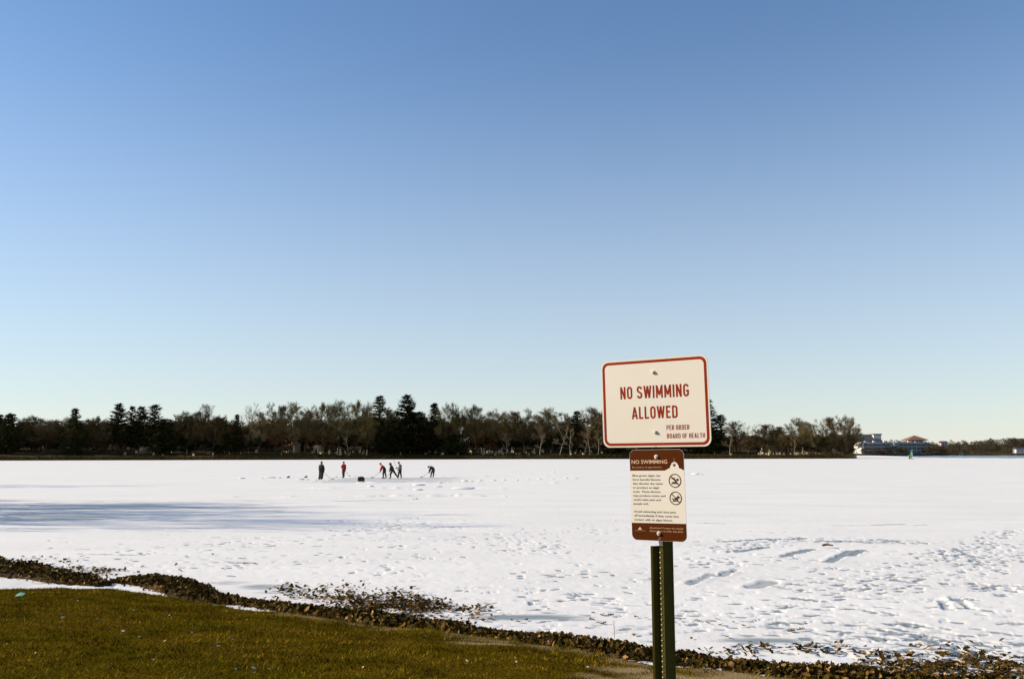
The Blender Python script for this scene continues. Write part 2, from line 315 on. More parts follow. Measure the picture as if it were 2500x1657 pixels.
# ------------------------------------------------------------------ the frozen lake
rng = np.random.default_rng(7)
def seg_dist(X, Y, a, b):
    ab = (b[0] - a[0], b[1] - a[1]); L2 = ab[0] ** 2 + ab[1] ** 2 + 1e-9
    t = np.clip(((X - a[0]) * ab[0] + (Y - a[1]) * ab[1]) / L2, 0, 1)
    return np.hypot(X - a[0] - t * ab[0], Y - a[1] - t * ab[1])
LAKE = {}
def lake_z(x, y):
    i = min(np.searchsorted(LAKE['rr'], math.hypot(x, y)), len(LAKE['rr']) - 1); j = min(np.searchsorted(LAKE['th'], math.atan2(x, y)), len(LAKE['th']) - 1)
    return float(LAKE['Z'][i, j])
def lake():
    ang = np.concatenate([np.linspace(-85, -38, 90), np.linspace(-37.6, 36, 1050), np.linspace(36.4, 85, 90)])
    th = np.radians(ang)
    rr = np.concatenate([np.exp(np.linspace(math.log(7.5), math.log(130), 560)), np.exp(np.linspace(math.log(131.5), math.log(1000), 90))])
    TH, RR = np.meshgrid(th, rr)
    X = RR * np.sin(TH); Y = RR * np.cos(TH)
    fade = 1 / (1 + (RR / 60) ** 2)
    Z = 0.04 * (fbm(X * 0.25, Y * 0.45, 1, 4) - 0.5)
    Z += 0.020 * (np.abs(fbm(X * 1.1, Y * 1.6, 2, 4) - 0.5)) * (0.3 + 0.7 * fade)
    Z += 0.012 * (fbm(X * 6, Y * 6, 3, 3) - 0.5) * fade
    bare = np.zeros_like(X); soil = np.zeros_like(X)
    W = X.shape
    def local(cx, cy, r):
        r0 = math.hypot(cx, cy); i0, i1 = np.searchsorted(rr, [r0 - r, r0 + r]); a = math.atan2(cx, cy); da = r / max(r0 - r, 1)
        j0, j1 = np.searchsorted(th, [a - da, a + da]); return slice(max(i0 - 1, 0), i1 + 1), slice(max(j0 - 1, 0), j1 + 1)
    # slides where the snow was scuffed off: (x0,y0,x1,y1,width)
    slides = [(1915, 1356, 1978, 1340, .30), (2022, 1371, 2076, 1344, .28), (2080, 1355, 2104, 1342, .26), (1686, 1424, 1740, 1400, .22), (1755, 1405, 1796, 1392, .26),
              (1842, 1432, 1882, 1419, .42), (2294, 1464, 2316, 1488, .17), (2332, 1459, 2372, 1487, .17), (1760, 1322, 1880, 1314, .25), (1880, 1317, 1960, 1313, .25), (2010, 1319, 2100, 1322, .25), (2100, 1323, 2255, 1325, .22), (1800, 1345, 1870, 1335, .3)]
    for x0, y0, x1, y1, wd in slides:
        wd *= .58
        a = at_z(x0, y0); b = at_z(x1, y1); c = (a + b) / 2; S = local(c[0], c[1], np.linalg.norm(a - b) / 2 + 1.2)
        d = seg_dist(X[S], Y[S], a, b) + 0.16 * (fbm(X[S] * 5, Y[S] * 5, 9) - 0.5)
        bare[S] = np.maximum(bare[S], (0.9 if y0 < 1380 else .58) * sstep(wd * 1.15, wd * 0.6, d))
        Z[S] = np.where(d < wd, np.minimum(Z[S], -0.02 + 0.0 * d) * sstep(wd, wd * .6, d) + Z[S] * (1 - sstep(wd, wd * .6, d)), Z[S])
        Z[S] += 0.016 * np.exp(-((d - wd * 1.25) / 0.09) ** 2) * vnoise(X[S] * 5, Y[S] * 5, 4)
    # trampled trails: list of pixel polylines, lateral spread, number of prints
    trails = [([(2280, 1360), (2380, 1335), (2430, 1310), (2490, 1290)], .35, 80), ([(2340, 1368), (2440, 1345), (2500, 1330)], .8, 50), ([(2280, 1400), (2400, 1372), (2490, 1340)], 1.0, 46),
              ([(1740, 1345), (1850, 1325), (1960, 1314)], .7, 70), ([(2000, 1320), (2130, 1318), (2260, 1325)], .45, 60), ([(1700, 1380), (1830, 1360), (1960, 1362)], .8, 34),
              ([(2050, 1410), (2180, 1395), (2300, 1388), (2440, 1360)], 1.0, 60), ([(2380, 1425), (2440, 1438), (2500, 1436)], .35, 34), ([(1660, 1470), (1900, 1470), (2150, 1455), (2400, 1450)], 1.2, 36),
              ([(1650, 1520), (1850, 1510), (2100, 1500), (2300, 1520)], .9, 26), ([(860, 1300), (930, 1290), (1000, 1282), (1080, 1283)], 1.4, 60), ([(960, 1265), (1000, 1288), (1100, 1290)], 1.4, 40),
              ([(1200, 1312), (1290, 1325), (1330, 1337), (1250, 1350)], .7, 46), ([(700, 1385), (1000, 1330), (1300, 1300)], 1.0, 40), ([(930, 1410), (1000, 1380), (1060, 1345)], .5, 10),
              ([(1180, 1440), (1300, 1420), (1480, 1380)], .9, 16), ([(1300, 1500), (1420, 1450), (1560, 1400)], .8, 14), ([(400, 1340), (600, 1320), (900, 1310)], 1.6, 50),
              ([(200, 1330), (420, 1370), (700, 1390)], 1.2, 40), ([(1150, 1480), (1350, 1470), (1580, 1480)], .8, 18), ([(1400, 1310), (1450, 1290), (1530, 1280)], 1.2, 24),
              ([(2150, 1540), (2300, 1560), (2480, 1570)], .8, 50), ([(1900, 1560), (2200, 1590), (2450, 1600)], .6, 40), ([(1980, 1440), (2080, 1430), (2200, 1420)], .7, 40)]
    for pl, sp, n in trails:
        P = np.array([at_z(x, y)[:2] for x, y in pl]); seg = np.linalg.norm(np.diff(P, axis=0), axis=1); cum = np.concatenate([[0], np.cumsum(seg)])
        for k in range(int(n * 1.7)):
            s = rng.uniform(0, cum[-1]); q = np.array([np.interp(s, cum, P[:, 0]), np.interp(s, cum, P[:, 1])]); q2 = np.array([np.interp(s + .3, cum, P[:, 0]), np.interp(s + .3, cum, P[:, 1])])
            dr = math.atan2(*(q2 - q)[::-1]) if np.linalg.norm(q2 - q) > 1e-6 else 0
            dr += rng.normal(0, .35); q = q + rng.normal(0, sp, 2) * .8
            if shore_d(q[0], q[1]) > -0.7: continue
            S = local(q[0], q[1], 0.6); dx = X[S] - q[0]; dy = Y[S] - q[1]
            u = dx * math.cos(dr) + dy * math.sin(dr); v = -dx * math.sin(dr) + dy * math.cos(dr); ln = rng.uniform(.09, .19); wd = rng.uniform(.05, .085)
            d = np.sqrt((u / ln) ** 2 + (v / wd) ** 2)
            depth = rng.uniform(.008, .019)
            Z[S] -= depth * sstep(1.15, 0.8, d); Z[S] += depth * .08 * np.exp(-((d - 1.6) / .35) ** 2)
            if rng.random() < .8: bare[S] = np.maximum(bare[S], rng.uniform(.55, .95) * sstep(1.2, .7, d))
    for k in range(1500):
        px, py = rng.uniform(100, 2500), 1290 + 290 * rng.random() ** 1.2
        q = at_z(px, py)
        if shore_d(q[0], q[1]) > -0.6 or rng.random() > .25 + .75 * float(fbm(np.array([q[0] * .25]), np.array([q[1] * .25]), 33)[0]) * (.3 + .4 * (px > 1500)): continue
        S = local(q[0], q[1], 0.5); a = rng.normal(.25, .4); dx = X[S] - q[0]; dy = Y[S] - q[1]; u = dx * math.cos(a) + dy * math.sin(a); v = -dx * math.sin(a) + dy * math.cos(a)
        ln = rng.uniform(.05, .30); wd = rng.uniform(.03, .07); d = np.sqrt((u / ln) ** 2 + (v / wd) ** 2) + .5 * (vnoise(X[S] * 9, Y[S] * 9, 35) - .5)
        Z[S] -= rng.uniform(.006, .018) * sstep(1.15, .7, d); bare[S] = np.maximum(bare[S], rng.uniform(.35, .65) * sstep(1.15, .7, d))
    # cleared rinks (pixel boxes -> ground), grey bands with ridges of shovelled snow
    for (x0, x1, ya, yb, dens) in ((640, 1340, 1163.5, 1178, .46), (555, 1090, 1193, 1211, .43)):
        far = at_z((x0 + x1) / 2, ya)[1]; near = at_z((x0 + x1) / 2, yb)[1]
        xl = at_z(x0, (ya + yb) / 2)[0]; xr = at_z(x1, (ya + yb) / 2)[0]
        wob = 1.6 * (fbm(X * .12, Y * 0 + 2, 21) - .5)
        inside = sstep(near, near + 1.5, Y + wob) * sstep(far + .5, far - 1.5, Y + wob) * sstep(xl, xl + 9, X) * sstep(xr, xr - 12, X)
        bare = np.maximum(bare, dens * inside)
        Z -= 0.03 * inside
        for yy in (near - .4, far + .6):
            e = np.exp(-((Y + wob - yy) / .45) ** 2) * (X > xl + 2) * (X < xr + 4)
            Z += e * 0.22 * np.clip(fbm(X * .9, Y * .9, 23, 3) - .47, 0, 1) * 2.2
    # wind-swept streaks, grey slush, then tree shade painted into the bare mask
    for (px, py, rx, ry, a) in ((1290, 1506, 1.2, .35, .8), (1400, 1512, .7, .2, .5), (640, 1432, .8, .6, .6), (560, 1422, .7, .5, .5), (1850, 1563, .9, .28, .7), (1960, 1568, .7, .2, .5), (700, 1445, 1.0, .4, .5), (1560, 1530, .8, .2, .4), (330, 1360, 1.5, .7, .3), (150, 1350, 1.4, .5, .3)):
        p = at_z(px, py); q = np.sqrt(((X - p[0]) / rx) ** 2 + ((Y - p[1]) / ry) ** 2); bare = np.maximum(bare, a * np.clip(1.3 - q, 0, 1))
        Z = np.where(q < 1.2, Z * .3, Z)
    sw = sstep(.58, .8, fbm(X * .05, Y * .22, 41, 5)) * sstep(20, 30, RR) * sstep(120, 70, RR)
    bare = np.maximum(bare, .30 * sw)
    xl = sstep(.50, .68, fbm(X * .10, Y * .5, 43, 5)) * sstep(28, 33, Y) * sstep(60, 50, Y) * sstep(3, -5, X)  # streaks painted in bare-ice colour to deepen the tree shadows here
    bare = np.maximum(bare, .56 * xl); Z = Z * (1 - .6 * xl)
    # dead weeds frozen into the surface
    for (x0, y0, x1, y1, wd) in ((1705, 1276, 1765, 1278, .12), (2030, 1282, 2110, 1282, .10), (2135, 1281, 2200, 1279, .2), (2235, 1282, 2262, 1280, .1), (2215, 1411, 2250, 1413, .1), (585, 1373, 612, 1373, .15), (200, 1352, 330, 1354, .08)):
        a = at_z(x0, y0); b = at_z(x1, y1); d = seg_dist(X, Y, a, b); soil = np.maximum(soil, .7 * sstep(wd * 1.6, wd * .3, d + .12 * (vnoise(X * 7, Y * 7, 51) - .3)))
    # snow banked against the shore
    Z += 0.06 * sstep(-2.2, -0.6, shore_d(X, Y)) * fbm(X * 1.5, Y * 1.5, 61)
    LAKE.update(th=th, rr=rr, Z=Z)
    V = np.stack([X, Y, Z], -1).reshape(-1, 3); nr, nt_ = W
    i = np.arange((nr - 1) * nt_).reshape(nr - 1, nt_)[:, :-1].ravel(); Fc = np.stack([i, i + 1, i + nt_ + 1, i + nt_], 1)
    # ice edge: to the right the lake is open water beyond some 470 m
    c = V[Fc].mean(1); a = np.degrees(np.arctan2(c[:, 0], c[:, 1])); r = np.hypot(c[:, 0], c[:, 1])
    lim = np.interp(a, [-90, 20.5, 22.2, 24, 26, 30, 90], [1000, 1000, 760, 520, 470, 440, 420]) + 60 * (fbm(a * 1.3, a * 0, 71) - .5)
    keep = (r < lim) & (shore_d(c[:, 0], c[:, 1]) < 1.0)
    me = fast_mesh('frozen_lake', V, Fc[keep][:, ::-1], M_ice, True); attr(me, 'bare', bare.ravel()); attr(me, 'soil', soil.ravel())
    tag(link('frozen_lake', me), kind='structure', label='snow covered ice of the lake with footprints and scuffed patches')
lake()
wb = MB(); wb.add([(-4000, -200, -.09), (4000, -200, -.09), (4000, 6000, -.09), (-4000, 6000, -.09)], [(0, 1, 2, 3)])
tag(wb.build('lake_water', M_water), kind='structure', label='strip of dark open water beyond the ice')

# ------------------------------------------------------------------ far land
FX = np.array([-900, -420, -208, -9, 100, 140, 146, 149, 150.5]); FY = np.array([330, 350, 373, 402, 398, 394.5, 394, 396, 399])
def far_shore(x): return np.interp(x, FX, FY)
def far_z(x, y):
    v = y - far_shore(x); dep = np.clip((150.5 - x) * 1.4, 0, 200)
    lim = np.minimum(v, dep - v)
    z = -0.1 + 1.5 * sstep(0, 5, lim) + 1.5 * sstep(4, 26, lim) + 1.8 * sstep(20, 70, lim) + 6.0 * sstep(75, 170, v) * (x < 60) + 0.5 * (fbm(np.asarray(x) * .08, np.asarray(y) * .08, 81) - .5) * sstep(2, 8, lim)
    return z
def far_land():
    xs = np.concatenate([np.linspace(-900, -330, 60), np.linspace(-325, 152, 320)]); vs = np.concatenate([np.linspace(-3, 30, 30), np.linspace(33, 210, 40)])
    X, Vv = np.meshgrid(xs, vs); Y = far_shore(X) + Vv; Z = np.where(Vv < 0, -.4, far_z(X, Y))
    V = np.stack([X, Y, Z], -1).reshape(-1, 3); nx = len(xs); i = np.arange((len(vs) - 1) * nx).reshape(-1, nx)[:, :-1].ravel()
    me = fast_mesh('far_shore', V, np.stack([i, i + 1, i + nx + 1, i + nx], 1), M_farland, True)
    tag(link('far_shore', me), kind='structure', label='dark grassy cemetery bank on the far side of the lake')
far_land()
def hill_z(x, y):
    v = y - 815 - 8 * (vnoise(np.asarray(x) * .02, np.asarray(x) * 0, 91) - .5)
    return -0.2 + 1.6 * sstep(0, 8, v) + 2.5 * sstep(20, 90, v) + 9 * sstep(90, 420, v)
def hill():
    xs = np.concatenate([np.linspace(-3500, 150, 30), np.linspace(160, 900, 120), np.linspace(950, 3500, 25)]); ys = np.concatenate([np.linspace(806, 860, 30), np.geomspace(870, 6000, 40)])
    X, Y = np.meshgrid(xs, ys); Z = hill_z(X, Y); V = np.stack([X, Y, Z], -1).reshape(-1, 3); nx = len(xs); i = np.arange((len(ys) - 1) * nx).reshape(-1, nx)[:, :-1].ravel()
    me = fast_mesh('distant_ground', V, np.stack([i, i + 1, i + nx + 1, i + nx], 1), M_farland, True)
    tag(link('distant_ground', me), kind='structure', label='low wooded rise beyond the open water')
hill()
# ------------------------------------------------------------------ signs and post
def euler_m(yaw, pitch, roll):
    return Matrix.Rotation(R(yaw), 4, 'Z') @ Matrix.Rotation(R(pitch), 4, 'X') @ Matrix.Rotation(R(roll), 4, 'Y')
def rrect(w, h, r, n=8):
    o = []
    for cx, cz, a0 in ((w / 2 - r, h / 2 - r, 0), (-w / 2 + r, h / 2 - r, 90), (-w / 2 + r, -h / 2 + r, 180), (w / 2 - r, -h / 2 + r, 270)):
        for k in range(n + 1):
            a = R(a0 + 90 * k / n); o.append((cx + r * math.cos(a), cz + r * math.sin(a)))
    return o
def flat(name, polys, y, m, parent, holes=None):
    """Flat printed shape: list of (x,z) outlines at depth y."""
    b = MB()
    for p in polys: b.add([(x, y, z) for x, z in p], [tuple(range(len(p)))])
    return b.build(name, m, parent)
def ring_mesh(outer, inner):
    n = len(outer); v = outer + inner; return v, [(i, (i + 1) % n, n + (i + 1) % n, n + i) for i in range(n)]
# stroke lettering in the manner of condensed road-sign capitals
def arc(cx, cz, rx, rz, a0, a1, n=7): return [(cx + rx * math.cos(R(a0 + (a1 - a0) * k / n)), cz + rz * math.sin(R(a0 + (a1 - a0) * k / n))) for k in range(n + 1)]
def glyph(c, t):
    h = t / 2; W = {'I': t, 'M': .62, 'W': .70, 'L': .40, 'E': .42, 'F': .42, 'T': .46, 'A': .54, 'O': .50}.get(c, .50)
    l, r, b, u, x = h, W - h, h, 1 - h, W / 2; a = x - h; m = .5
    S = {
        'I': [[(h, 0), (h, 1)]],
        'N': [[(l, 0), (l, 1)], [(r, 0), (r, 1)], [(l, .97), (r, .03)]],
        'O': [arc(x, u - a, a, a, 0, 180) + arc(x, b + a, a, a, 180, 360) + [(r, u - a)]],
        'S': [arc(x, u - a, a, a, 0, 180) + [(l, .66), (l + .04, .58), (r - .04, .42), (r, .34)] + arc(x, b + a, a, a, 0, -180)],
        'W': [[(.05, 1), (W * .27, .02)], [(W * .27, .02), (x, .98)], [(x, .98), (W * .73, .02)], [(W * .73, .02), (W - .05, 1)]],
        'M': [[(l, 0), (l, 1)], [(r, 0), (r, 1)], [(l, .97), (x, .22)], [(x, .22), (r, .97)]],
        'G': [arc(x, u - a, a, a, 0, 180) + arc(x, b + a, a, a, 180, 360) + [(r, .46), (x, .46)]],
        'A': [[(.05, 0), (x, .98)], [(x, .98), (W - .05, 0)], [(.12, .27), (W - .12, .27)]],
        'L': [[(l, 1), (l, b), (W, b)]],
        'E': [[(W, u), (l, u), (l, b), (W, b)], [(l, .52), (W * .86, .52)]],
        'F': [[(W, u), (l, u), (l, 0)], [(l, .52), (W * .86, .52)]],
        'D': [[(l, 0), (l, 1)], [(l, u), (r - .16, u)] + arc(r - .16, u - .16, .16, .16, 90, 0) + arc(r - .16, b + .16, .16, .16, 0, -90) + [(l, b)]],
        'P': [[(l, 0), (l, 1)], [(l, u), (r - .15, u)] + arc(r - .15, u - .15, .15, .15, 90, 0) + arc(r - .15, .60, .15, .15, 0, -90) + [(l, .45)]],
        'R': [[(l, 0), (l, 1)], [(l, u), (r - .15, u)] + arc(r - .15, u - .15, .15, .15, 90, 0) + arc(r - .15, .63, .15, .15, 0, -90) + [(l, .48)], [(x, .46), (r + .01, 0)]],
        'B': [[(l, 0), (l, 1)], [(l, u), (r - .14, u)] + arc(r - .14, u - .14, .13, .14, 90, 0) + arc(r - .14, .66, .13, .13, 0, -90) + [(l, .53)], [(r - .14, .53)] + arc(r - .14, .40, .14, .13, 90, 0) + arc(r - .14, b + .14, .14, .14, 0, -90) + [(l, b)]],
        'H': [[(l, 0), (l, 1)], [(r, 0), (r, 1)], [(l, .52), (r, .52)]],
        'T': [[(0, u), (W, u)], [(x, u), (x, 0)]],
    }[c]
    return W, S
def ribbon(b, pts, wd, y, eps):
    n = len(pts); L_, R_ = [], []
    for i in range(n):
        p0 = pts[max(i - 1, 0)]; p1 = pts[min(i + 1, n - 1)]; p = pts[i]
        d1 = Vector((p[0] - p0[0], p[1] - p0[1])) if i > 0 else Vector((p1[0] - p[0], p1[1] - p[1])); d2 = Vector((p1[0] - p[0], p1[1] - p[1])) if i < n - 1 else d1
        if d1.length < 1e-9: d1 = d2
        if d2.length < 1e-9: d2 = d1
        d1.normalize(); d2.normalize(); t = (d1 + d2); t = t.normalized() if t.length > 1e-6 else d1
        nn = Vector((-t.y, t.x)); k = min(1 / max(nn.dot(Vector((-d1.y, d1.x))), .5), 1.6)
        L_.append((p[0] + nn.x * wd / 2 * k, y - eps, p[1] + nn.y * wd / 2 * k)); R_.append((p[0] - nn.x * wd / 2 * k, y - eps, p[1] - nn.y * wd / 2 * k))
    b.add(L_ + R_, [(i, i + n, i + n + 1, i + 1) for i in range(n - 1)])
def sign_text(parent, text, x0, x1, z0, hgt, m, y=-.0024, stroke=.15, gap=.15):
    tot = 0; items = []
    for c in text:
        if c == ' ': tot += .30; continue
        Wd, S = glyph(c, stroke); items.append((tot, S)); tot += Wd + gap
    tot -= gap; sx = (x1 - x0) / tot; b = MB(); k = 0
    for off, S in items:
        for s in S:
            k += 1; ribbon(b, [(x0 + (off + p[0]) * sx, z0 + p[1] * hgt) for p in s], stroke * (sx + hgt) / 2, y, (k % 9) * .00002)
    return b.build('lettering', m, parent)
def font_text(parent, text, x0, x1, z0, cap, m, y=-.0024, bold=0.0):
    """One line of built-in sans lettering fitted to x0..x1 with cap height cap."""
    cu = bpy.data.curves.new('t', 'FONT'); cu.body = text; cu.size = 1.0; cu.fill_mode = 'FRONT'; cu.resolution_u = 3; cu.offset = bold
    ob = bpy.data.objects.new('t', cu); COL.objects.link(ob)
    dg = bpy.context.evaluated_depsgraph_get(); me = bpy.data.meshes.new_from_object(ob.evaluated_get(dg))
    co_ = np.empty(len(me.vertices) * 3); me.vertices.foreach_get('co', co_); co_ = co_.reshape(-1, 3)
    a, c = co_[:, 0].min(), co_[:, 0].max()
    out = np.zeros_like(co_); out[:, 0] = x0 + (co_[:, 0] - a) / (c - a) * (x1 - x0); out[:, 1] = y; out[:, 2] = z0 + co_[:, 1] * cap / 0.72
    me.vertices.foreach_set('co', out.ravel()); me.materials.clear(); me.materials.append(m); me.update()
    bpy.data.objects.remove(ob); bpy.data.curves.remove(cu)
    return link('lettering', me, parent)
def bolt(parent, x, z, name='bolt'):
    b = MB(); o = rrect(.0001, .0001, .00001, 1)
    hexo = [(x + .0085 * math.cos(R(60 * k + 15)), z + .0085 * math.sin(R(60 * k + 15))) for k in range(6)]
    b.prism([(x + .011 * math.cos(R(18 * k)), z + .011 * math.sin(R(18 * k))) for k in range(20)], -.0022, -.0042)
    b.prism(hexo, -.0042, -.0105); b.prism([(x + .004 * math.cos(R(30 * k)), z + .004 * math.sin(R(30 * k))) for k in range(12)], -.0105, -.0150)
    return b.build(name, M_bolt, parent)

def plate(parent, w, h, r, m):
    b = MB(); o = rrect(w, h, r); b.prism(o, -.0018, .0018); ob = b.build('panel', [m, M_edge], parent)
    ob.data.polygons.foreach_set('material_index', np.array([0, 1] + [1] * len(o), dtype=np.int32)); return ob

big = empty('warning_sign'); big.matrix_world = Matrix.Translation((.733, 4.707, 2.819)) @ euler_m(-35, 1.58, -.33)
tag(big, 'white sign with red border reading NO SWIMMING ALLOWED, bolted above the brown sign', 'sign')
plate(big, .6096, .4572, .038, M_alu)
b = MB(); v, f_ = ring_mesh(rrect(.594, .4416, .036), rrect(.5655, .4135, .024)); b.add([(x, -.0022, z) for x, z in v], f_); b.build('red_border', M_red, big)
sign_text(big, 'NO SWIMMING', -.193, .1965, .0228, .0652, M_red)
sign_text(big, 'ALLOWED', -.1285, .130, -.0828, .0635, M_red)
sign_text(big, 'PER ORDER', .066, .191, -.1433, .0248, M_red, stroke=.145, gap=.17)
sign_text(big, 'BOARD OF HEALTH', .0665, .2725, -.1856, .0242, M_red, stroke=.145, gap=.17)
flat('maker_mark', [[(-.004, -.2243), (.007, -.2243), (.007, -.2262), (-.004, -.2262)]], -.0022, M_red, big)
bolt(big, .003, .156); bolt(big, .002, -.1525)

sm = empty('information_sign'); sm.matrix_world = Matrix.Translation((.738, 4.685, 2.349)) @ euler_m(-35.42, .22, -.74)
tag(sm, 'narrow cream and brown algae warning sign below the white sign', 'sign')
plate(sm, .3048, .4572, .030, M_alu)
W2, H2 = .3030, .4554
o = rrect(W2, H2, .029, 8); top = [(x, z) for x, z in o if z > .15]; bot = [(x, z) for x, z in o if z < -.15]
hd = [(W2 / 2, .1232)] + top + [(-W2 / 2, .1225), (.0455, .1223)]
# dome silhouette left cream: header outline runs round it
dome = [(.050, .1245), (.058, .1290), (.066, .1325), (.0745, .1345)] + [(.0987 + .0245 * math.cos(R(a)), .1400 + .0255 * math.sin(R(a))) for a in range(180, -1, -15)] + [(.1235, .1345), (.131, .1325), (.139, .1285), (.147, .1245)]
bmh = bmesh.new(); vs = [bmh.verts.new((x, -.0022, z)) for x, z in hd + dome]; bmh.faces.new(vs); bmesh.ops.triangulate(bmh, faces=bmh.faces[:])
me = bpy.data.meshes.new('header_band'); bmh.to_mesh(me); bmh.free(); me.materials.append(M_brown); link('header_band', me, sm)
flat('footer_band', [[(-W2 / 2, -.1425)] + bot + [(W2 / 2, -.1398)]], -.0022, M_brown, sm)
flat('dome_spire', [[(.0980, .1655), (.1000, .1655), (.0994, .186), (.0988, .186)]], -.0024, M_cream, sm)
flat('dome_emblem', [[(.0905, .1545), (.1075, .1545), (.1068, .1505), (.0912, .1505)], [(.0935, .1500), (.1045, .1500), (.1032, .1425), (.0948, .1425)]], -.0024, M_brown, sm)
font_text(sm, 'NO SWIMMING', -.1415, .0610, .1577, .0193, mat('sign_pale_print', (.66, .44, .28), .6), bold=.012)
font_text(sm, 'Be cautious of algae blooms.', -.1385, .0315, .1362, .0075, M_cream)
lines = ['Blue-green algae can', 'form harmful blooms', 'that discolor the water', 'or produce an algal', 'scum. These blooms', 'may produce toxins and', 'could make pets and', 'people sick.']
ends = [.0195, .0205, .034, .0085, .0175, .0440, .0185, -.050]
for k, (tx, e) in enumerate(zip(lines, ends)):
    font_text(sm, tx, -.1390 + k * .0002, e, .0926 - k * .02035, .0105, M_ink, bold=.008)
for k, (tx, e) in enumerate(zip(['Avoid swimming and rinse pets', 'off immediately if they come into', 'contact with an algae bloom.'], [.0985, .1130, .0795])):
    font_text(sm, tx, -.1368 + k * .0003, e, -.0895 - k * .0203, .0105, M_ink, bold=.008)
font_text(sm, 'Questions? Contact the Health', -.0480, .1355, -.1680, .0078, M_cream)
font_text(sm, 'Department at (781) 246-6375', -.0490, .1330, -.1835, .0078, M_cream)
flat('hill_logo', [[(-.1182, -.1764), (-.0931, -.1764), (-.0975, -.1722), (-.1015, -.1650), (-.1050, -.1631), (-.1085, -.1650), (-.1135, -.1722)]], -.0024, mat('logo_print', (.68, .47, .33), .6), sm)
flat('logo_line', [[(-.134 + k * .0105, -.1808), (-.127 + k * .0105, -.1808), (-.127 + k * .0105, -.1820), (-.134 + k * .0105, -.1820)] for k in range(6)], -.0024, M_cream, sm)
def pictogram(cx, cz, r, shapes, slash):
    b = MB(); v, f_ = ring_mesh([(cx + r * math.cos(R(a)), cz + r * math.sin(R(a))) for a in range(0, 360, 10)], [(cx + r * .87 * math.cos(R(a)), cz + r * .87 * math.sin(R(a))) for a in range(0, 360, 10)])
    b.add([(x, -.0026, z) for x, z in v], f_); c, s = math.cos(R(135)), math.sin(R(135)); q = r * .9; h = r * .065
    b.add([(cx + c * q - s * h, -.0028, cz + s * q + c * h), (cx + c * q + s * h, -.0028, cz + s * q - c * h), (cx - c * q + s * h, -.0028, cz - s * q - c * h), (cx - c * q - s * h, -.0028, cz - s * q + c * h)], [(0, 1, 2, 3)])
    b.build('prohibition_ring', M_brown, sm)
    bm = bmesh.new()
    for p in shapes:
        bm.faces.new([bm.verts.new((cx + x * r, -.0024, cz + z * r)) for x, z in p])
    bmesh.ops.triangulate(bm, faces=bm.faces[:]); me = bpy.data.meshes.new('pictogram'); bm.to_mesh(me); bm.free(); me.materials.append(M_ink); link('pictogram', me, sm)
circ = lambda x, z, r_: [(x + r_ * math.cos(R(a)), z + r_ * math.sin(R(a))) for a in range(0, 360, 24)]
pictogram(.0997, .0715, .0343, [circ(.42, .14, .20), [(-.62, .30), (-.40, .48), (-.12, .46), (.12, .20), (.36, -.24), (.52, -.42), (.40, -.55), (.05, -.40), (-.05, -.05), (-.22, .16), (-.40, .22)], [(-.60, -.42), (-.40, -.18), (-.12, -.12), (.10, -.42), (-.10, -.52), (-.35, -.40), (-.5, -.56)]], True)
pictogram(.1002, -.0152, .0335, [[(.18, .18), (.30, .30), (.36, .48), (.50, .32), (.62, .22), (.76, .08), (.58, .0), (.42, -.06), (.30, -.28), (-.10, -.30), (-.40, -.10), (-.62, .10), (-.66, .0), (-.45, -.28), (-.15, -.06), (.05, .12)], [(-.58, -.42), (-.35, -.24), (.05, -.34), (.40, -.40), (.30, -.54), (0, -.46), (-.3, -.54)]], True)
bolt(sm, .0003, .1916); bolt(sm, .0003, -.1914)
flat('scratch', [[(-.0035, -.2215), (-.001, -.2225), (.009, -.2125), (.0075, -.2115)]], -.0025, M_cream, sm)

post = empty('sign_post', (.752, 4.712, .96), R(-35.2)); tag(post, 'olive green steel channel sign post with rows of holes', 'post')
def channel(name, sec, th, z0, z1, parent, m):
    """Open steel section: polyline sec (x,y) of thickness th from z0 to z1."""
    n = len(sec); Lp, Rp = [], []
    for i in range(n):
        a = Vector(sec[max(i - 1, 0)]); c = Vector(sec[min(i + 1, n - 1)]); t = (c - a).normalized(); nn = Vector((-t.y, t.x)); p = Vector(sec[i])
        Lp.append(p + nn * th / 2); Rp.append(p - nn * th / 2)
    o = Lp + Rp[::-1]; b = MB(); k = len(o); b.add([(q.x, q.y, z0) for q in o] + [(q.x, q.y, z1) for q in o], [(i, (i + 1) % k, (i + 1) % k + k, i + k) for i in range(k)])
    for i in range(n - 1): b.add([(q.x, q.y, z) for z in (z0, z1) for q in (Lp[i], Lp[i + 1], Rp[i + 1], Rp[i])], [(0, 1, 2, 3), (7, 6, 5, 4)])
    return b.build(name, m, parent)
Y0 = .0085
channel('upper_post', [(-.030, Y0 + .040), (-.021, Y0 + .038), (-.010, Y0 + .002), (.008, Y0), (.034, Y0 + .042), (.043, Y0 + .044)], .0035, .35, 2.055, post, M_post)
channel('lower_post', [(-.064, Y0 + .006), (-.054, Y0 + .008), (-.020, Y0 + .064), (.022, Y0 + .064), (.034, Y0 + .050)], .0038, -.45, 1.128, post, M_post)
for k in range(30):
    z = 1.10 - k * .0254
    b = MB(); b.prism([(-.0065 + .0034 * math.cos(R(45 * j)), z + .0034 * math.sin(R(45 * j))) for j in range(8)], Y0 - .0015, Y0 - .0045); b.build('hole_rim', M_bolt, post)
b = MB(); b.prism([(-.001 + .0105 * math.cos(R(60 * j)), 1.150 + .0105 * math.sin(R(60 * j))) for j in range(6)], Y0 - .0018, Y0 - .010); b.box(-.0105, .009, Y0 - .0045, Y0 - .0018, 1.132, 1.168); b.build('splice_bolt', M_bolt, post)

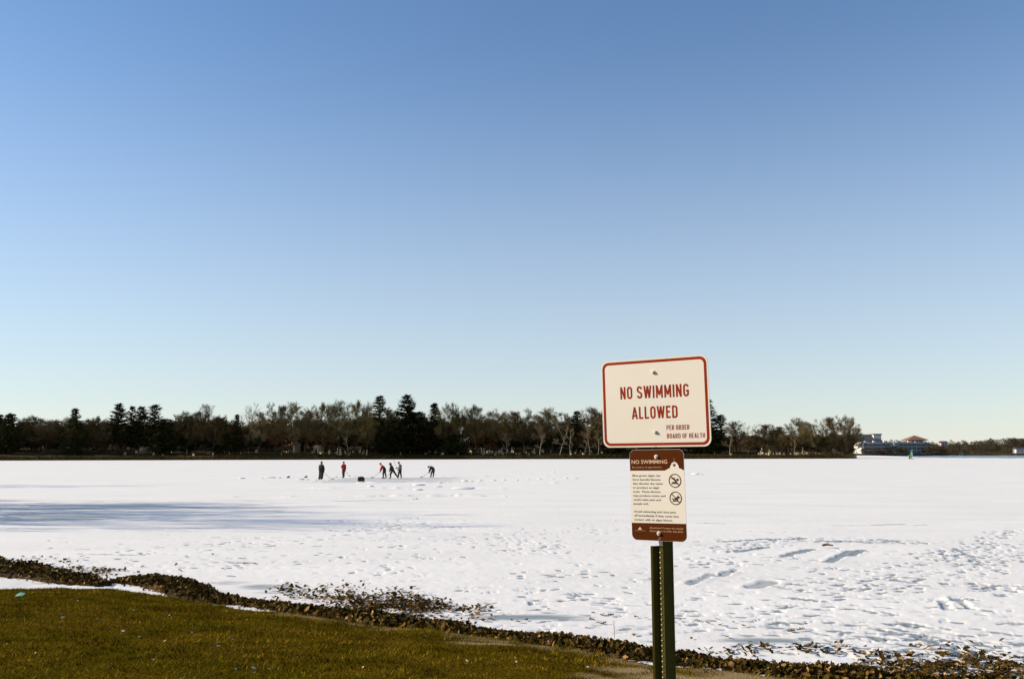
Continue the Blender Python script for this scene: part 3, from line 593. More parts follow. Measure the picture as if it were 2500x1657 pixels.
# ------------------------------------------------------------------ leaf bank along the shore
def poly_world(px, z): return np.array([at_z(x, y, z)[:2] for x, y, *_ in px])
BANKS = {  # x, y (pixel of the centre), half width m, height m
    'far': [(-260, 1328, .85, .30), (-120, 1352, .85, .30), (0, 1382, .74, .30), (60, 1388, .68, .27), (120, 1396, .6, .25), (180, 1405, .45, .18), (235, 1412, .3, .10), (262, 1415, .15, .03)],
    'near': [(275, 1405, .15, .04), (310, 1404, .3, .12), (360, 1408, .42, .2), (410, 1420, .5, .27), (450, 1434, .55, .30), (490, 1449, .4, .26), (540, 1458, .28, .17), (620, 1467, .26, .16), (720, 1478, .28, .16), (800, 1488, .30, .16), (900, 1502, .40, .18), (1000, 1514, .40, .18),
             (1080, 1520, .34, .17), (1180, 1532, .28, .15), (1280, 1549, .28, .15), (1380, 1556, .30, .17), (1480, 1570, .32, .19), (1560, 1588, .34, .19), (1640, 1594, .36, .2), (1720, 1600, .32, .17), (1820, 1615, .30, .15), (1950, 1628, .32, .17), (2080, 1634, .36, .2), (2200, 1645, .36, .18), (2330, 1658, .36, .17), (2450, 1664, .40, .2), (2560, 1672, .40, .2), (2800, 1690, .4, .2)]}
def resample(pl, step=.10):
    P = poly_world(pl, .12); hw = np.array([p[2] for p in pl]); hh = np.array([p[3] for p in pl]); s = np.concatenate([[0], np.cumsum(np.linalg.norm(np.diff(P, axis=0), axis=1))]); q = np.arange(0, s[-1], step)
    C_ = np.stack([np.interp(q, s, P[:, 0]), np.interp(q, s, P[:, 1])], 1)
    k = np.ones(7) / 7; Cs = np.stack([np.convolve(np.pad(C_[:, i], 3, 'edge'), k, 'valid') for i in (0, 1)], 1)
    T = np.gradient(Cs, axis=0); T /= np.linalg.norm(T, axis=1)[:, None] + 1e-9
    return Cs, np.stack([-T[:, 1], T[:, 0]], 1), np.interp(q, s, hw) * .80, np.interp(q, s, hh) * .80
leaf_pos = []   # (x,y,z,normal tilt dir x,y, steepness, dark)
for key, pl in BANKS.items():
    Cs, Nn, hw, hh = resample(pl); U = np.linspace(-1.15, 1.15, 15)
    wob = 1 + .45 * (fbm(Cs[:, 0] * 1.6, Cs[:, 1] * 1.6, 101) - .5)
    Xb = Cs[:, 0][:, None] + Nn[:, 0][:, None] * U[None] * (hw * wob)[:, None]; Yb = Cs[:, 1][:, None] + Nn[:, 1][:, None] * U[None] * (hw * wob)[:, None]
    prof = np.clip(1 - (U / 1.0) ** 2, 0, 1) ** .7
    base = np.maximum(lawn_z(Xb, Yb), -.02)
    Zb = base - .03 + (hh * wob)[:, None] * prof[None] * (.75 + .6 * (fbm(Xb * 3, Yb * 3, 103) - .3)); Zb[:, [0, -1]] -= .15
    V = np.stack([Xb, Yb, Zb], -1).reshape(-1, 3); n = len(U); i = np.arange((len(Cs) - 1) * n).reshape(-1, n)[:, :-1].ravel()
    me = fast_mesh('earth_bank', V, np.stack([i, i + 1, i + n + 1, i + n], 1), M_soil, True)
    tag(link('earth_bank', me), kind='structure', label='low dark earth bank under leaves along the lake edge')
    dens = 1500 if key == 'near' else 1000
    ln = len(Cs) * .10
    for _ in range(int(ln * dens * .62)):
        a = rng.integers(0, len(Cs)); u = rng.normal(.06, .46)
        if abs(u) > 1.35: continue
        j = int(np.clip((u + 1.15) / 2.3 * (n - 1), 0, n - 1)); wv = hw[a] * wob[a] * u
        x, y = Cs[a] + Nn[a] * wv + rng.normal(0, .05, 2)
        z = Zb[a, j] if abs(u) < 1.0 else max(float(lawn_z(np.array([x]), np.array([y]))[0]), .01)
        leaf_pos.append((x, y, z + rng.uniform(.0, .05) * (.4 + .9 * wob[a]), u * Nn[a, 0] * .9, u * Nn[a, 1] * .9, .85))
def scatter(px0, px1, py0, py1, n, clump):
    k = 0
    while k < n:
        cx, cy = rng.uniform(px0, px1), rng.uniform(py0, py1); p = at_z(cx, cy)
        if shore_d(p[0], p[1]) > .1: k += 1; continue
        for _ in range(rng.integers(1, clump)):
            x, y = p[0] + rng.normal(0, .17), p[1] + rng.normal(0, .12); leaf_pos.append((x, y, lake_z(x, y) + .012 + rng.uniform(0, .03), 0, 0, .32)); k += 1
scatter(690, 830, 1432, 1462, 170, 24); scatter(790, 1010, 1450, 1488, 480, 30); scatter(900, 1080, 1462, 1500, 600, 30); scatter(1000, 1180, 1475, 1515, 220, 16)
scatter(640, 1000, 1425, 1450, 60, 7); scatter(2120, 2420, 1598, 1650, 420, 22); scatter(2240, 2500, 1615, 1655, 300, 22); scatter(1740, 2100, 1578, 1606, 110, 10); scatter(150, 300, 1385, 1412, 260, 18); scatter(20, 180, 1360, 1400, 80, 14)
scatter(2260, 2480, 1560, 1610, 60, 6)
# leaf outline: lobed oak leaf, folded along its rib
LOBE = np.array([(0, -.5), (.10, -.30), (.26, -.18), (.15, -.04), (.34, .12), (.17, .24), (.22, .38), (0, .52), (-.22, .38), (-.17, .24), (-.34, .12), (-.15, -.04), (-.26, -.18), (-.10, -.30)])
LEAF_F = np.array([(0, 1, 13), (1, 2, 3), (1, 3, 13), (13, 3, 11), (13, 11, 12), (3, 4, 5), (3, 5, 11), (11, 5, 9), (11, 9, 10), (5, 6, 7), (5, 7, 9), (9, 7, 8)])
def leaf_shape(curl, fold):
    z = fold * np.abs(LOBE[:, 0]) * 1.2 + curl * (LOBE[:, 1] ** 2) * 1.2
    return np.stack([LOBE[:, 0], LOBE[:, 1], z], 1)
LEAF_COL = np.array([(.034, .021, .004), (.050, .030, .006), (.068, .040, .007), (.100, .058, .012), (.16, .092, .024), (.24, .14, .05), (.36, .22, .09)])
LEAF_P = [.28, .25, .18, .11, .08, .06, .04]
def leaves_stuff():
    Vs, Cc = [], []
    for (x, y, z, tx, ty, st) in leaf_pos:
        sh = leaf_shape(rng.uniform(-.3, .6), rng.uniform(-.2, .7)) * rng.uniform(.060, .115)
        nrm = Vector((tx + rng.normal(0, st), ty + rng.normal(0, st), .8)).normalized(); q = nrm.to_track_quat('Z', 'Y').to_matrix() @ Matrix.Rotation(rng.uniform(0, 6.283), 3, 'Z')
        Vs.append(sh @ np.array(q).T + (x, y, z)); Cc.append(LEAF_COL[rng.choice(7, p=LEAF_P)] * rng.uniform(.75, 1.6))
    n = len(Vs); V = np.concatenate(Vs); Fc = (LEAF_F[None] + (np.arange(n) * 14)[:, None, None]).reshape(-1, 3)
    me = fast_mesh('leaf_litter', V, Fc, attr_mat('dead_leaves', 'tint', .85, .03)); attr(me, 'tint', np.repeat(np.array(Cc), 14, axis=0), True)
    tag(link('leaf_litter', me), 'thick drift of dead brown oak leaves along the shore', 'leaves', kind='stuff')
leaves_stuff()
# single leaves lying on the snow
LM = [fast_mesh('leaf', leaf_shape(c, f_) * s, LEAF_F, m) for c, f_, s, m in ((.5, .5, .13, mat('leaf_brown', (.085, .045, .016), .85, spec=.03)), (.3, .7, .15, mat('leaf_tan', (.22, .135, .06), .85, spec=.03)), (.7, .2, .12, mat('leaf_dark', (.045, .024, .01), .85, spec=.03)))]
LOOSE = [(1178, 1492), (1165, 1495), (1222, 1494), (1205, 1510), (1175, 1512), (1250, 1511), (1268, 1514), (1285, 1510), (1448, 1493), (1472, 1496), (1490, 1499), (1447, 1512), (1460, 1516), (1472, 1518), (1435, 1529), (1553, 1503), (1577, 1507), (1660, 1512), (1700, 1511), (1705, 1513), (1728, 1519), (1751, 1509), (1760, 1523), (1792, 1516),
         (1816, 1526), (1930, 1539), (1936, 1541), (1955, 1537), (1688, 1555), (1775, 1551), (1835, 1578), (1880, 1576), (1972, 1588), (1900, 1585), (2045, 1573), (2068, 1580), (2185, 1584), (2224, 1568), (2230, 1571), (2240, 1569), (2280, 1575), (2340, 1579), (2395, 1585), (2440, 1588), (1310, 1484), (1340, 1484), (1017, 1217), (1010, 1218), (1022, 1218),
         (350, 1381), (320, 1366), (440, 1390), (430, 1376), (545, 1385), (602, 1372), (622, 1374), (596, 1374), (553, 1360), (520, 1352), (1850, 1590), (1925, 1580), (2010, 1584), (2150, 1590), (1160, 1520), (1410, 1560), (1550, 1547), (680, 1428), (745, 1430), (725, 1421), (1135, 1478), (1080, 1470), (1110, 1482), (1100, 1462), (1150, 1505), (1200, 1498)]
for k, (x, y) in enumerate(LOOSE):
    p = at_z(x, y, .03)
    if shore_d(p[0], p[1]) > .15: continue
    o = link('fallen_leaf', LM[int(rng.integers(0, 3))], None, (p[0], p[1], lake_z(p[0], p[1]) + .012))
    o.rotation_euler = (rng.normal(0, .2), rng.normal(0, .2), rng.uniform(0, 6.28)); s = rng.uniform(.6, 1.05) * (1.6 if p[1] > 40 else 1); o.scale = (s, s, s)
    tag(o, 'single dry brown oak leaf lying loose on the snow', 'leaf', 'loose leaves on the snow')

# ------------------------------------------------------------------ grass
def grass():
    n = 330000
    x = rng.uniform(-13, 7.5, n); y = 5.4 + rng.random(n) ** 1.25 * 15; keep = (np.abs(x) < .66 * y + .6) & (y > 5.3)
    d = shore_d(x, y); keep &= (d > -.05); x, y = x[keep], y[keep]; sd = sand_mask(x, y); k2 = rng.random(len(x)) > sd * 1.1 + .15 * (fbm(x * 2, y * 2, 7) > .58); x, y = x[k2], y[k2]
    z = lawn_z(x, y); n = len(x); h = rng.uniform(.012, .040, n) * (.25 + 1.5 * fbm(x * 2.2, y * 2.2, 8, 3)); wd = rng.uniform(.003, .007, n); a = rng.uniform(0, 6.283, n); le = rng.uniform(.4, 1.7, n); la = rng.uniform(0, 6.283, n)
    b = np.stack([x, y, z - .004], 1); side = np.stack([np.cos(a) * wd, np.sin(a) * wd, 0 * a], 1); tip = b + np.stack([np.cos(la) * le * h, np.sin(la) * le * h, h + .004], 1)
    V = np.stack([b - side, b + side, tip], 1).reshape(-1, 3); Fc = np.arange(3 * n).reshape(-1, 3)
    t = np.clip(fbm(x * 1.1, y * 1.1, 15) * 1.6 - .3 + rng.normal(0, .18, n), 0, 1)[:, None]; u = np.clip(fbm(x * .7 + 5, y * 1.4, 16) * 2.2 - 1.15, 0, 1)[:, None]
    c = (1 - t) * np.array([.062, .050, .002]) + t * np.array([.150, .088, .008]); c = (1 - u * .7) * c + u * .7 * np.array([.052, .056, .002]); pale = rng.random(n) < .025; c[pale] = np.array([.22, .155, .05]); c *= rng.uniform(.7, 1.6, n)[:, None] * (.42 + 1.05 * sstep(.32, .66, fbm(x * 2.6, y * 4.2, 18, 4)))[:, None] * np.array([1.20, 1.20, 1.0])
    me = fast_mesh('grass', V, Fc, attr_mat('grass_blades', 'tint', .9, .0)); attr(me, 'tint', np.repeat(c, 3, axis=0), True)
    tag(link('grass', me), 'short olive brown winter grass on the lawn', 'grass', kind='stuff')
grass()
# pale scraps on the lawn
def lawn_hit(px, py):
    z = .5
    for _ in range(12):
        p = at_z(px, py, z); z = float(lawn_z(np.array([p[0]]), np.array([p[1]]))[0])
    return p
M_scrap = mat('pale_scrap', (.60, .51, .38), .8, spec=.05); M_teal = mat('teal_plastic', (.16, .52, .42), .5)
SCR = fast_mesh('scrap', leaf_shape(.6, .5) * .075, LEAF_F, M_scrap)
for (x, y) in [(107, 1491), (153, 1512), (190, 1471), (326, 1494), (237, 1516), (242, 1524), (300, 1546), (388, 1601), (346, 1625), (373, 1618), (567, 1567), (532, 1583), (467, 1550), (404, 1571), (393, 1543), (413, 1507), (480, 1529), (823, 1579), (973, 1643), (725, 1612), (656, 1640), (619, 1638), (1139, 1620), (1138, 1628), (742, 1548), (760, 1542), (87, 1601), (1393, 1618), (1435, 1635), (1260, 1623), (905, 1586), (1040, 1560), (573, 1592), (620, 1650), (886, 1637), (340, 1561), (418, 1560), (198, 1474), (552, 1497), (575, 1640)]:
    p = lawn_hit(x, y); o = link('pale_scrap', SCR, None, (p[0], p[1], p[2] + .03)); o.rotation_euler = (rng.normal(0, .25), rng.normal(-.4, .25), rng.uniform(0, 6.28)); s = rng.uniform(.35, .75); o.scale = (s, s, s)
    tag(o, 'small curled whitish scrap lying on the brown grass', 'scrap', 'whitish scraps on the lawn')
p = lawn_hit(48, 1456); b = MB(); b.add([(-.06, -.03, 0), (.06, -.02, .01), (.07, .04, .035), (.0, .05, .05), (-.06, .03, .02), (0, 0, .03)], [(0, 1, 5), (1, 2, 5), (2, 3, 5), (3, 4, 5), (4, 0, 5)])
tag(b.build('plastic_scrap', M_teal, None, (p[0], p[1], p[2] + .012)), 'small turquoise piece of plastic litter on the grass', 'litter')
# dry stalks rising from the leaf bank, and a branch on the ice
def stalk(px, py, top, label, bend=0.0, r=.004):
    p = at_z(px, py, .12); q = at_y(px + bend, top, p[1]); b = MB(); b.tube([(0, 0, -.06), (bend * .001, 0, (q[2] - .12) * .5), (q[0] - p[0], 0, q[2] - .12)], [r, r * .9, r * .5], 5)
    for s in (.35, .6, .8): b.tube([((q[0] - p[0]) * s, 0, (q[2] - .12) * s), ((q[0] - p[0]) * s + .02 * (1 if s != .6 else -1), 0, (q[2] - .12) * s + .04)], [r * .6, r * .3], 4)
    tag(b.build('dry_stalk', mat('stalk', (.22, .14, .07), .8), None, (p[0], p[1], .12)), label, 'stalk')
stalk(1500, 1546, 1515, 'thin upright dry reed standing at the snow edge', -2)
stalk(1152, 1533, 1508, 'pale leaning twig sticking out of the leaf bank', -10, .007)
a = at_z(2008, 1336); c = at_z(2034, 1337); b = MB(); b.tube([(0, 0, 0), ((c[0] - a[0]) * .5, .03, .02), (c[0] - a[0], c[1] - a[1], .01)], [.03, .035, .02], 6); b.tube([((c[0] - a[0]) * .6, .02, .02), ((c[0] - a[0]) * .8, .1, .06)], [.015, .008], 5)
tag(b.build('fallen_branch', mat('branch_bark', (.11, .055, .035), .85), None, (a[0], a[1], .06)), 'short brown branch lying on the snow beside a scuffed slide', 'branch')

# snow lumps shovelled off the rink
def lump_mesh(seed):
    bm = bmesh.new(); bmesh.ops.create_icosphere(bm, subdivisions=2, radius=1); r_ = random.Random(seed)
    o = [r_.uniform(0, 9) for _ in range(3)]
    for v in bm.verts:
        k = .75 + .5 * float(vnoise(np.array([v.co.x * 1.6 + o[0]]), np.array([v.co.y * 1.6 + v.co.z * 1.1 + o[1]]), seed)[0]); v.co = (v.co.x * k, v.co.y * k, max(v.co.z * k * .55, -.12))
    me = bpy.data.meshes.new('snow_lump'); bm.to_mesh(me); bm.free(); me.materials.append(M_snowlump)
    me.polygons.foreach_set('use_smooth', np.ones(len(me.polygons), dtype=bool)); return me
LUMPS = [lump_mesh(s) for s in range(4)]
lump_px = [(1135, 1174, .5), (1150, 1175, .35), (1172, 1173, .3), (1205, 1173, .4), (1230, 1172, .28), (1262, 1172, .3), (1290, 1171, .25), (1318, 1170, .3), (1350, 1169.5, .25), (1382, 1168, .25), (1405, 1168, .3), (735, 1170.5, .45), (750, 1171, .3), (800, 1173, .35), (660, 1166, .7), (682, 1166.5, .4), (590, 1168, .5), (1022, 1184, .6), (1070, 1188, .35), (1020, 1196, .55), (1130, 1193, .8), (1150, 1192, .5), (905, 1188, .4), (1700, 1157.5, .6), (1712, 1158, .35), (1352, 1152, .35), (820, 1164, .3), (770, 1172, .3), (1075, 1179, .4), (1095, 1178, .25), (640, 1168, .3), (1500, 1271, .1)]
for x, y, s in lump_px:
    p = at_z(x, y); o = link('snow_lump', LUMPS[int(rng.integers(0, 4))], None, (p[0], p[1], .03)); s *= .62; o.scale = (s * rng.uniform(.9, 1.5), s, s * rng.uniform(.35, .6)); o.rotation_euler = (0, 0, rng.uniform(-.4, .4))
    tag(o, 'low lump of shovelled snow beside the cleared rink', 'snow lump', 'snow lumps on the ice')
# ------------------------------------------------------------------ trees
rnd = random.Random(5)
class Tri:
    """Thin twigs as slim triangles, collected with plain lists."""
    def __init__(s): s.v = []; s.f = []
    def twig(s, a, b, w):
        d = (b - a); n = d.cross(Vector((rnd.gauss(0, 1), rnd.gauss(0, 1), rnd.gauss(0, 1))))
        if n.length < 1e-6: return
        n.normalize(); k = len(s.v); s.v += [tuple(a - n * w), tuple(a + n * w), tuple(b)]; s.f.append((k, k + 1, k + 2))
    def blade(s, a, b, c):
        k = len(s.v); s.v += [tuple(a), tuple(b), tuple(c)]; s.f.append((k, k + 1, k + 2))
def rdir(base, ang):
    o = base.orthogonal().normalized(); o.rotate(Matrix.Rotation(rnd.uniform(0, 6.283), 3, base)); return (base * math.cos(ang) + o * math.sin(ang)).normalized()
def bare_tree(H=15, W=10, seed=1, up=.35, n1=22, tw=.027, low=.16, lean=0.0, trunk_r=.24, wood=.62, ntw=9, nc2=(9, 8), tall=False):
    rnd.seed(seed); tr = MB(); cr = Tri()
    def grow(p, d, ln, r, lev):
        k = 4 if lev < 2 else 3; pts = [p]; q = p.copy()
        for i in range(k):
            d = (d + Vector((rnd.gauss(0, .15), rnd.gauss(0, .15), rnd.gauss(0, .10) + up * .10))).normalized(); q = q + d * (ln / k); pts.append(q.copy())
        if lev <= 2: tr.tube(pts, [max(r * (1 - .8 * i / k), .012) for i in range(k + 1)], 5 if lev < 2 else 3, False)
        else:
            for i in range(k): cr.twig(pts[i], pts[i + 1] if i < k - 1 else pts[-1] + d * .1, .035 * wood)
        if lev == 3:
            for _ in range(ntw):
                s = rnd.uniform(.15, 1); i = min(int(s * k), k - 1); a = pts[i].lerp(pts[i + 1], s * k - i); dd = rdir((pts[i + 1] - pts[i]).normalized(), rnd.uniform(.3, .8)); dd = (dd + Vector((0, 0, up * .5))).normalized()
                L = rnd.uniform(.5, 1.1) * H / 15; m_ = a + dd * L * .5; cr.twig(a, a + dd * L, tw * .6)
                for _ in range(2): cr.twig(m_, m_ + rdir(dd, .5) * L * .6, tw * .45)
            return
        nc = nc2[lev - 1]
        for _ in range(nc):
            s = 1 - .75 * rnd.random() ** 1.3; i = min(int(s * k), k - 1); a = pts[i].lerp(pts[i + 1], s * k - i)
            dd = rdir((pts[i + 1] - pts[i]).normalized(), rnd.uniform(.35, .85)); grow(a, dd, ln * rnd.uniform(.34, .55) * (1.2 - .55 * s), r * .42, lev + 1)
    tp = []; n = 7; q = Vector((0, 0, -.3)); d = Vector((lean, 0, 1)).normalized(); TL = H * (.58 if not tall else .84)
    for i in range(n + 1):
        tp.append(q.copy()); d = (d + Vector((rnd.gauss(0, .07), rnd.gauss(0, .07), .02))).normalized(); q = q + d * (TL / n)
    tr.tube(tp, [trunk_r * H / 15 * ((1 - i / n) ** .75 + .08) for i in range(n + 1)], 7, False)
    cz, rz_, rx_ = H * .57, H * .43, W * .5
    for j in range(n1):
        s = low + (1 - low) * (j + rnd.random()) / n1; i = min(int(s * n), n - 1); a = tp[i].lerp(tp[i + 1], s * n - i); az = j * 2.4 + rnd.gauss(0, .4); t = (s - low) / (1 - low)
        el = .15 + up * .25 + 1.15 * t ** 1.3 + rnd.gauss(0, .12); dd = Vector((math.cos(az) * math.cos(el), math.sin(az) * math.cos(el), math.sin(el)))
        A_ = (dd.x ** 2 + dd.y ** 2) / rx_ ** 2 + dd.z ** 2 / rz_ ** 2; B_ = 2 * ((a.x * dd.x + a.y * dd.y) / rx_ ** 2 + (a.z - cz) * dd.z / rz_ ** 2); C_ = (a.x ** 2 + a.y ** 2) / rx_ ** 2 + (a.z - cz) ** 2 / rz_ ** 2 - 1
        D_ = B_ * B_ - 4 * A_ * C_; L = (-B_ + math.sqrt(D_)) / (2 * A_) if D_ > 0 else W * .3
        grow(a, dd, max(L, W * .15) * rnd.uniform(.78, .98), trunk_r * .5 * H / 15 * (1 - .4 * t), 1)
    return tr, cr
def conifer(H=20, W=7, seed=1, low=.15, dens=6, droop=.1, irregular=.3, power=.85, tuft=.55):
    rnd.seed(seed); tr = MB(); cr = Tri()
    tr.tube([(0, 0, -.3), (0, 0, H * .5), (0, 0, H)], [H * .018, H * .012, .03], 6, False); z = H * low
    while z < H * .985:
        t = (z / H - low) / (1 - low); L0 = W * .5 * ((1 - t) ** power) + .25
        if t < .12: L0 *= .6 + 3 * t
        for _ in range(dens):
            L = L0 * rnd.uniform(1 - irregular * 1.3, 1 + irregular * .6); az = rnd.uniform(0, 6.283); a = Vector((0, 0, z + rnd.uniform(-.2, .2))); d = Vector((math.cos(az), math.sin(az), -droop + .35 * t + rnd.gauss(0, .08))).normalized()
            tip = a + d * L + Vector((0, 0, .10 * L)); tr.tube([a, a.lerp(tip, .5) - Vector((0, 0, .04 * L)), tip], [.05, .03, .012], 3, False)
            k = max(3, int(L / .34))
            for i in range(k):
                c = a.lerp(tip, (i + 1.2) / (k + .6)); sz = tuft * rnd.uniform(.6, 1.25)
                for _ in range(4):
                    u = Vector((rnd.gauss(0, 1), rnd.gauss(0, 1), rnd.gauss(0, .55))).normalized() * sz; w_ = Vector((rnd.gauss(0, 1), rnd.gauss(0, 1), rnd.gauss(0, .45))).normalized() * sz * .55; cr.blade(c - w_ * .5, c + w_ * .5, c + u + d * sz * .3)
        z += H * .028 * rnd.uniform(.8, 1.3) * (1 + irregular * (rnd.random() < .2))
    return tr, cr
PROTO = {}
def proto(key, pair, mt, mc):
    PROTO[key] = (mesh('trunk', pair[0].v, pair[0].f, [mt]), mesh('crown', pair[1].v, pair[1].f, [mc]))
for k in range(5): proto('bare%d' % k, bare_tree(15, (12, 10, 14, 8.5, 12)[k], 20 + k, (.45, .75, .35, 1.0, .6)[k], (16, 15, 17, 14, 16)[k], low=.42), M_bark, (M_twig, M_twig_grey, M_twig, M_twig_grey, M_twig)[k])
proto('rusty', bare_tree(12, 9, 41, .3, 13, low=.3, nc2=(7, 7)), M_bark, M_twig_red)
proto('fan', bare_tree(17, 9, 42, 1.3, 14, tw=.03, low=.3, wood=.7, ntw=5, nc2=(8, 7)), M_bark, M_twig_grey)
for k in range(2): proto('shade%d' % k, bare_tree(16, 12, 70 + k, .5, 13, tw=.02, wood=.45, ntw=3, nc2=(7, 6), trunk_r=.2, low=.35), M_bark, M_twig)
proto('sparse', bare_tree(15, 8, 43, .5, 10, tw=.03, wood=.7, ntw=3, nc2=(7, 6)), M_bark, M_twig_grey)
for k in range(3): proto('birch%d' % k, bare_tree(12, 5, 50 + k, .8, 8, tw=.03, low=.35, lean=(.05, .22, -.12)[k], trunk_r=.17, wood=.8, ntw=3, nc2=(6, 6), tall=True), M_birch, M_twig_grey)
proto('spruce0', conifer(18, 7.5, 61, .05, 9, .15, .22, .85, .6), M_bark, M_needle); proto('spruce1', conifer(20, 7.5, 62, .08, 8, .12, .35, .8, .6), M_bark, M_needle)
proto('pine0', conifer(22, 9.5, 63, .2, 10, .0, .3, .62, .75), M_bark, M_needle); proto('pine1', conifer(22, 10, 64, .15, 8, -.05, .5, .6, .75), M_bark, M_needle); proto('dense', conifer(14, 9, 65, .05, 9, .05, .2, .45, .7), M_bark, M_needle)
PH = {}
for k_, (a_, b_) in PROTO.items():
    zs = [v.co.z for v in b_.vertices]; xs = [abs(v.co.x) for v in b_.vertices]; xs.sort(); PH[k_] = (max(zs), xs[int(len(xs) * .97)] * 2)
def tree(name, kind, x, y, z, H, Wd, label, group=None, rz=None):
    o = empty(name, (x, y, z), rnd.uniform(0, 6.28) if rz is None else rz); h0, w0 = PH[kind]; sz = H / h0; sx = Wd / w0 if Wd else sz; o.scale = (sx, sx, sz)
    link('trunk', PROTO[kind][0], o); link('crown', PROTO[kind][1], o); tag(o, label, 'tree', group); return o
def ptree(name, kind, px, top, wpx, back, label, group=None, rz=None):
    """Tree on the far bank: back = metres behind the waterline, height from where its top meets the sky."""
    Y = 390.0
    for _ in range(6):
        X = at_y(px, 1100, Y)[0]; Y = float(far_shore(X)) + back
    z = float(far_z(np.array([X]), np.array([Y]))[0]); zt = at_y(px, top, Y)[2]
    return tree(name, kind, X, Y, z - .1, (zt - z) * (1.07 if kind[:4] in ('bare', 'spar') else 1.0), wpx * Y / F if wpx else None, label, group, rz)
G1 = 'bare trees in the line along the far shore'
L_gen = {'bare0': 'broad bare brown deciduous tree in the far shore tree line', 'bare1': 'upright bare greyish deciduous tree in the far shore tree line', 'bare2': 'wide spreading bare brown tree in the far shore tree line', 'bare3': 'narrow bare greyish tree with rising limbs in the far shore tree line', 'bare4': 'rounded bare brown tree in the far shore tree line', 'rusty': 'low rust coloured leafless tree in the far shore tree line', 'sparse': 'thin sparse bare tree in the far shore tree line'}
rows = [(-40, 1016, 90, 'bare0'), (85, 1016, 85, 'bare2'), (145, 1018, 95, 'bare4'), (60, 1022, 70, 'bare0'), (110, 1026, 70, 'bare1'), (205, 1024, 70, 'bare4'), (235, 1017, 75, 'bare2'), (260, 1026, 60, 'bare1'), (445, 1006, 80, 'bare0'), (475, 1004, 70, 'bare2'), (520, 1014, 60, 'bare4'), (560, 1024, 70, 'bare0'), (610, 988, 40, 'sparse'), (632, 1006, 60, 'bare1'),
        (672, 985, 66, 'bare4'), (706, 983, 56, 'bare3'), (745, 1003, 66, 'bare1'), (785, 986, 95, 'bare2'), (822, 980, 90, 'bare0'), (868, 981, 105, 'bare2'), (905, 1000, 60, 'bare4'), (948, 998, 70, 'bare1'), (965, 1004, 60, 'bare0'), (1095, 986, 74, 'bare0'), (1128, 1003, 60, 'bare4'), (1165, 990, 90, 'bare2'), (1205, 1006, 80, 'bare1'), (1240, 1010, 70, 'bare0'), (1280, 1001, 84, 'bare4'), (1312, 1012, 60, 'bare1'), (1350, 998, 66, 'bare3'), (1385, 1011, 60, 'bare0'), (1447, 996, 70, 'bare1'), (1480, 1004, 60, 'bare4'),
        (1540, 1008, 80, 'bare0'), (1600, 1006, 80, 'bare2'), (1660, 1012, 80, 'bare4'), (1800, 1029, 50, 'bare3'), (1832, 1034, 50, 'sparse'), (1868, 1036, 66, 'bare1'), (1900, 1038, 60, 'bare4'), (1945, 1022, 76, 'bare0'), (1978, 1030, 60, 'bare2'), (2030, 1016, 80, 'bare4'), (2072, 1020, 56, 'bare1'), (2088, 1044, 34, 'bare3'),
        (690, 1050, 70, 'rusty'), (790, 1046, 70, 'rusty'), (915, 1044, 70, 'rusty'), (1030, 1040, 70, 'rusty'), (1430, 1050, 60, 'rusty'), (1930, 1062, 60, 'rusty'), (1990, 1062, 60, 'rusty'), (560, 1046, 60, 'rusty'), (1180, 1048, 60, 'rusty'), (250, 1052, 80, 'rusty'), (2060, 1060, 50, 'rusty'), (1850, 1060, 50, 'rusty')]
LMK = [(-60, 'dark end of line'), (20, 'rounded evergreen'), (180, 'slender open spruce'), (330, 'dense pine cluster'), (575, 'small pointed spruce'), (926, 'tall narrow spruce'), (992, 'tallest pine'), (1061, 'pointed spruce'), (1410, 'dark spruce near sign'), (1762, 'spruce beyond sign'), (2110, 'tip of point')]
ORD = ('first', 'second', 'third', 'fourth', 'fifth', 'sixth', 'seventh', 'eighth', 'ninth', 'tenth', 'eleventh', 'twelfth', 'thirteenth', 'fourteenth', 'fifteenth')
SHORT = {'bare0': 'broad bare brown tree', 'bare1': 'upright bare grey tree', 'bare2': 'wide bare brown tree', 'bare3': 'narrow bare grey tree', 'bare4': 'rounded bare brown tree', 'rusty': 'low rusty bare tree', 'sparse': 'thin sparse bare tree'}
front_label = {}
for a_, b_ in zip(LMK[:-1], LMK[1:]):
    for q, r0 in enumerate(sorted(r_ for r_ in rows if a_[0] <= r_[0] < b_[0])): front_label[r0[:2]] = '%s, %s from %s towards %s' % (SHORT[r0[3]], ORD[q], a_[1], b_[1])
for px, top, wd, kd in rows:
    bk = rnd.uniform(12, 40) if px < 1950 else rnd.uniform(7, 16)
    ptree('bare_tree', kd, px, top, wd, bk, front_label.get((px, top), L_gen[kd]), G1)
ptree('bare_tree', 'fan', 500, 982, 56, 75, 'tall pale fan shaped bare tree standing behind the pines')
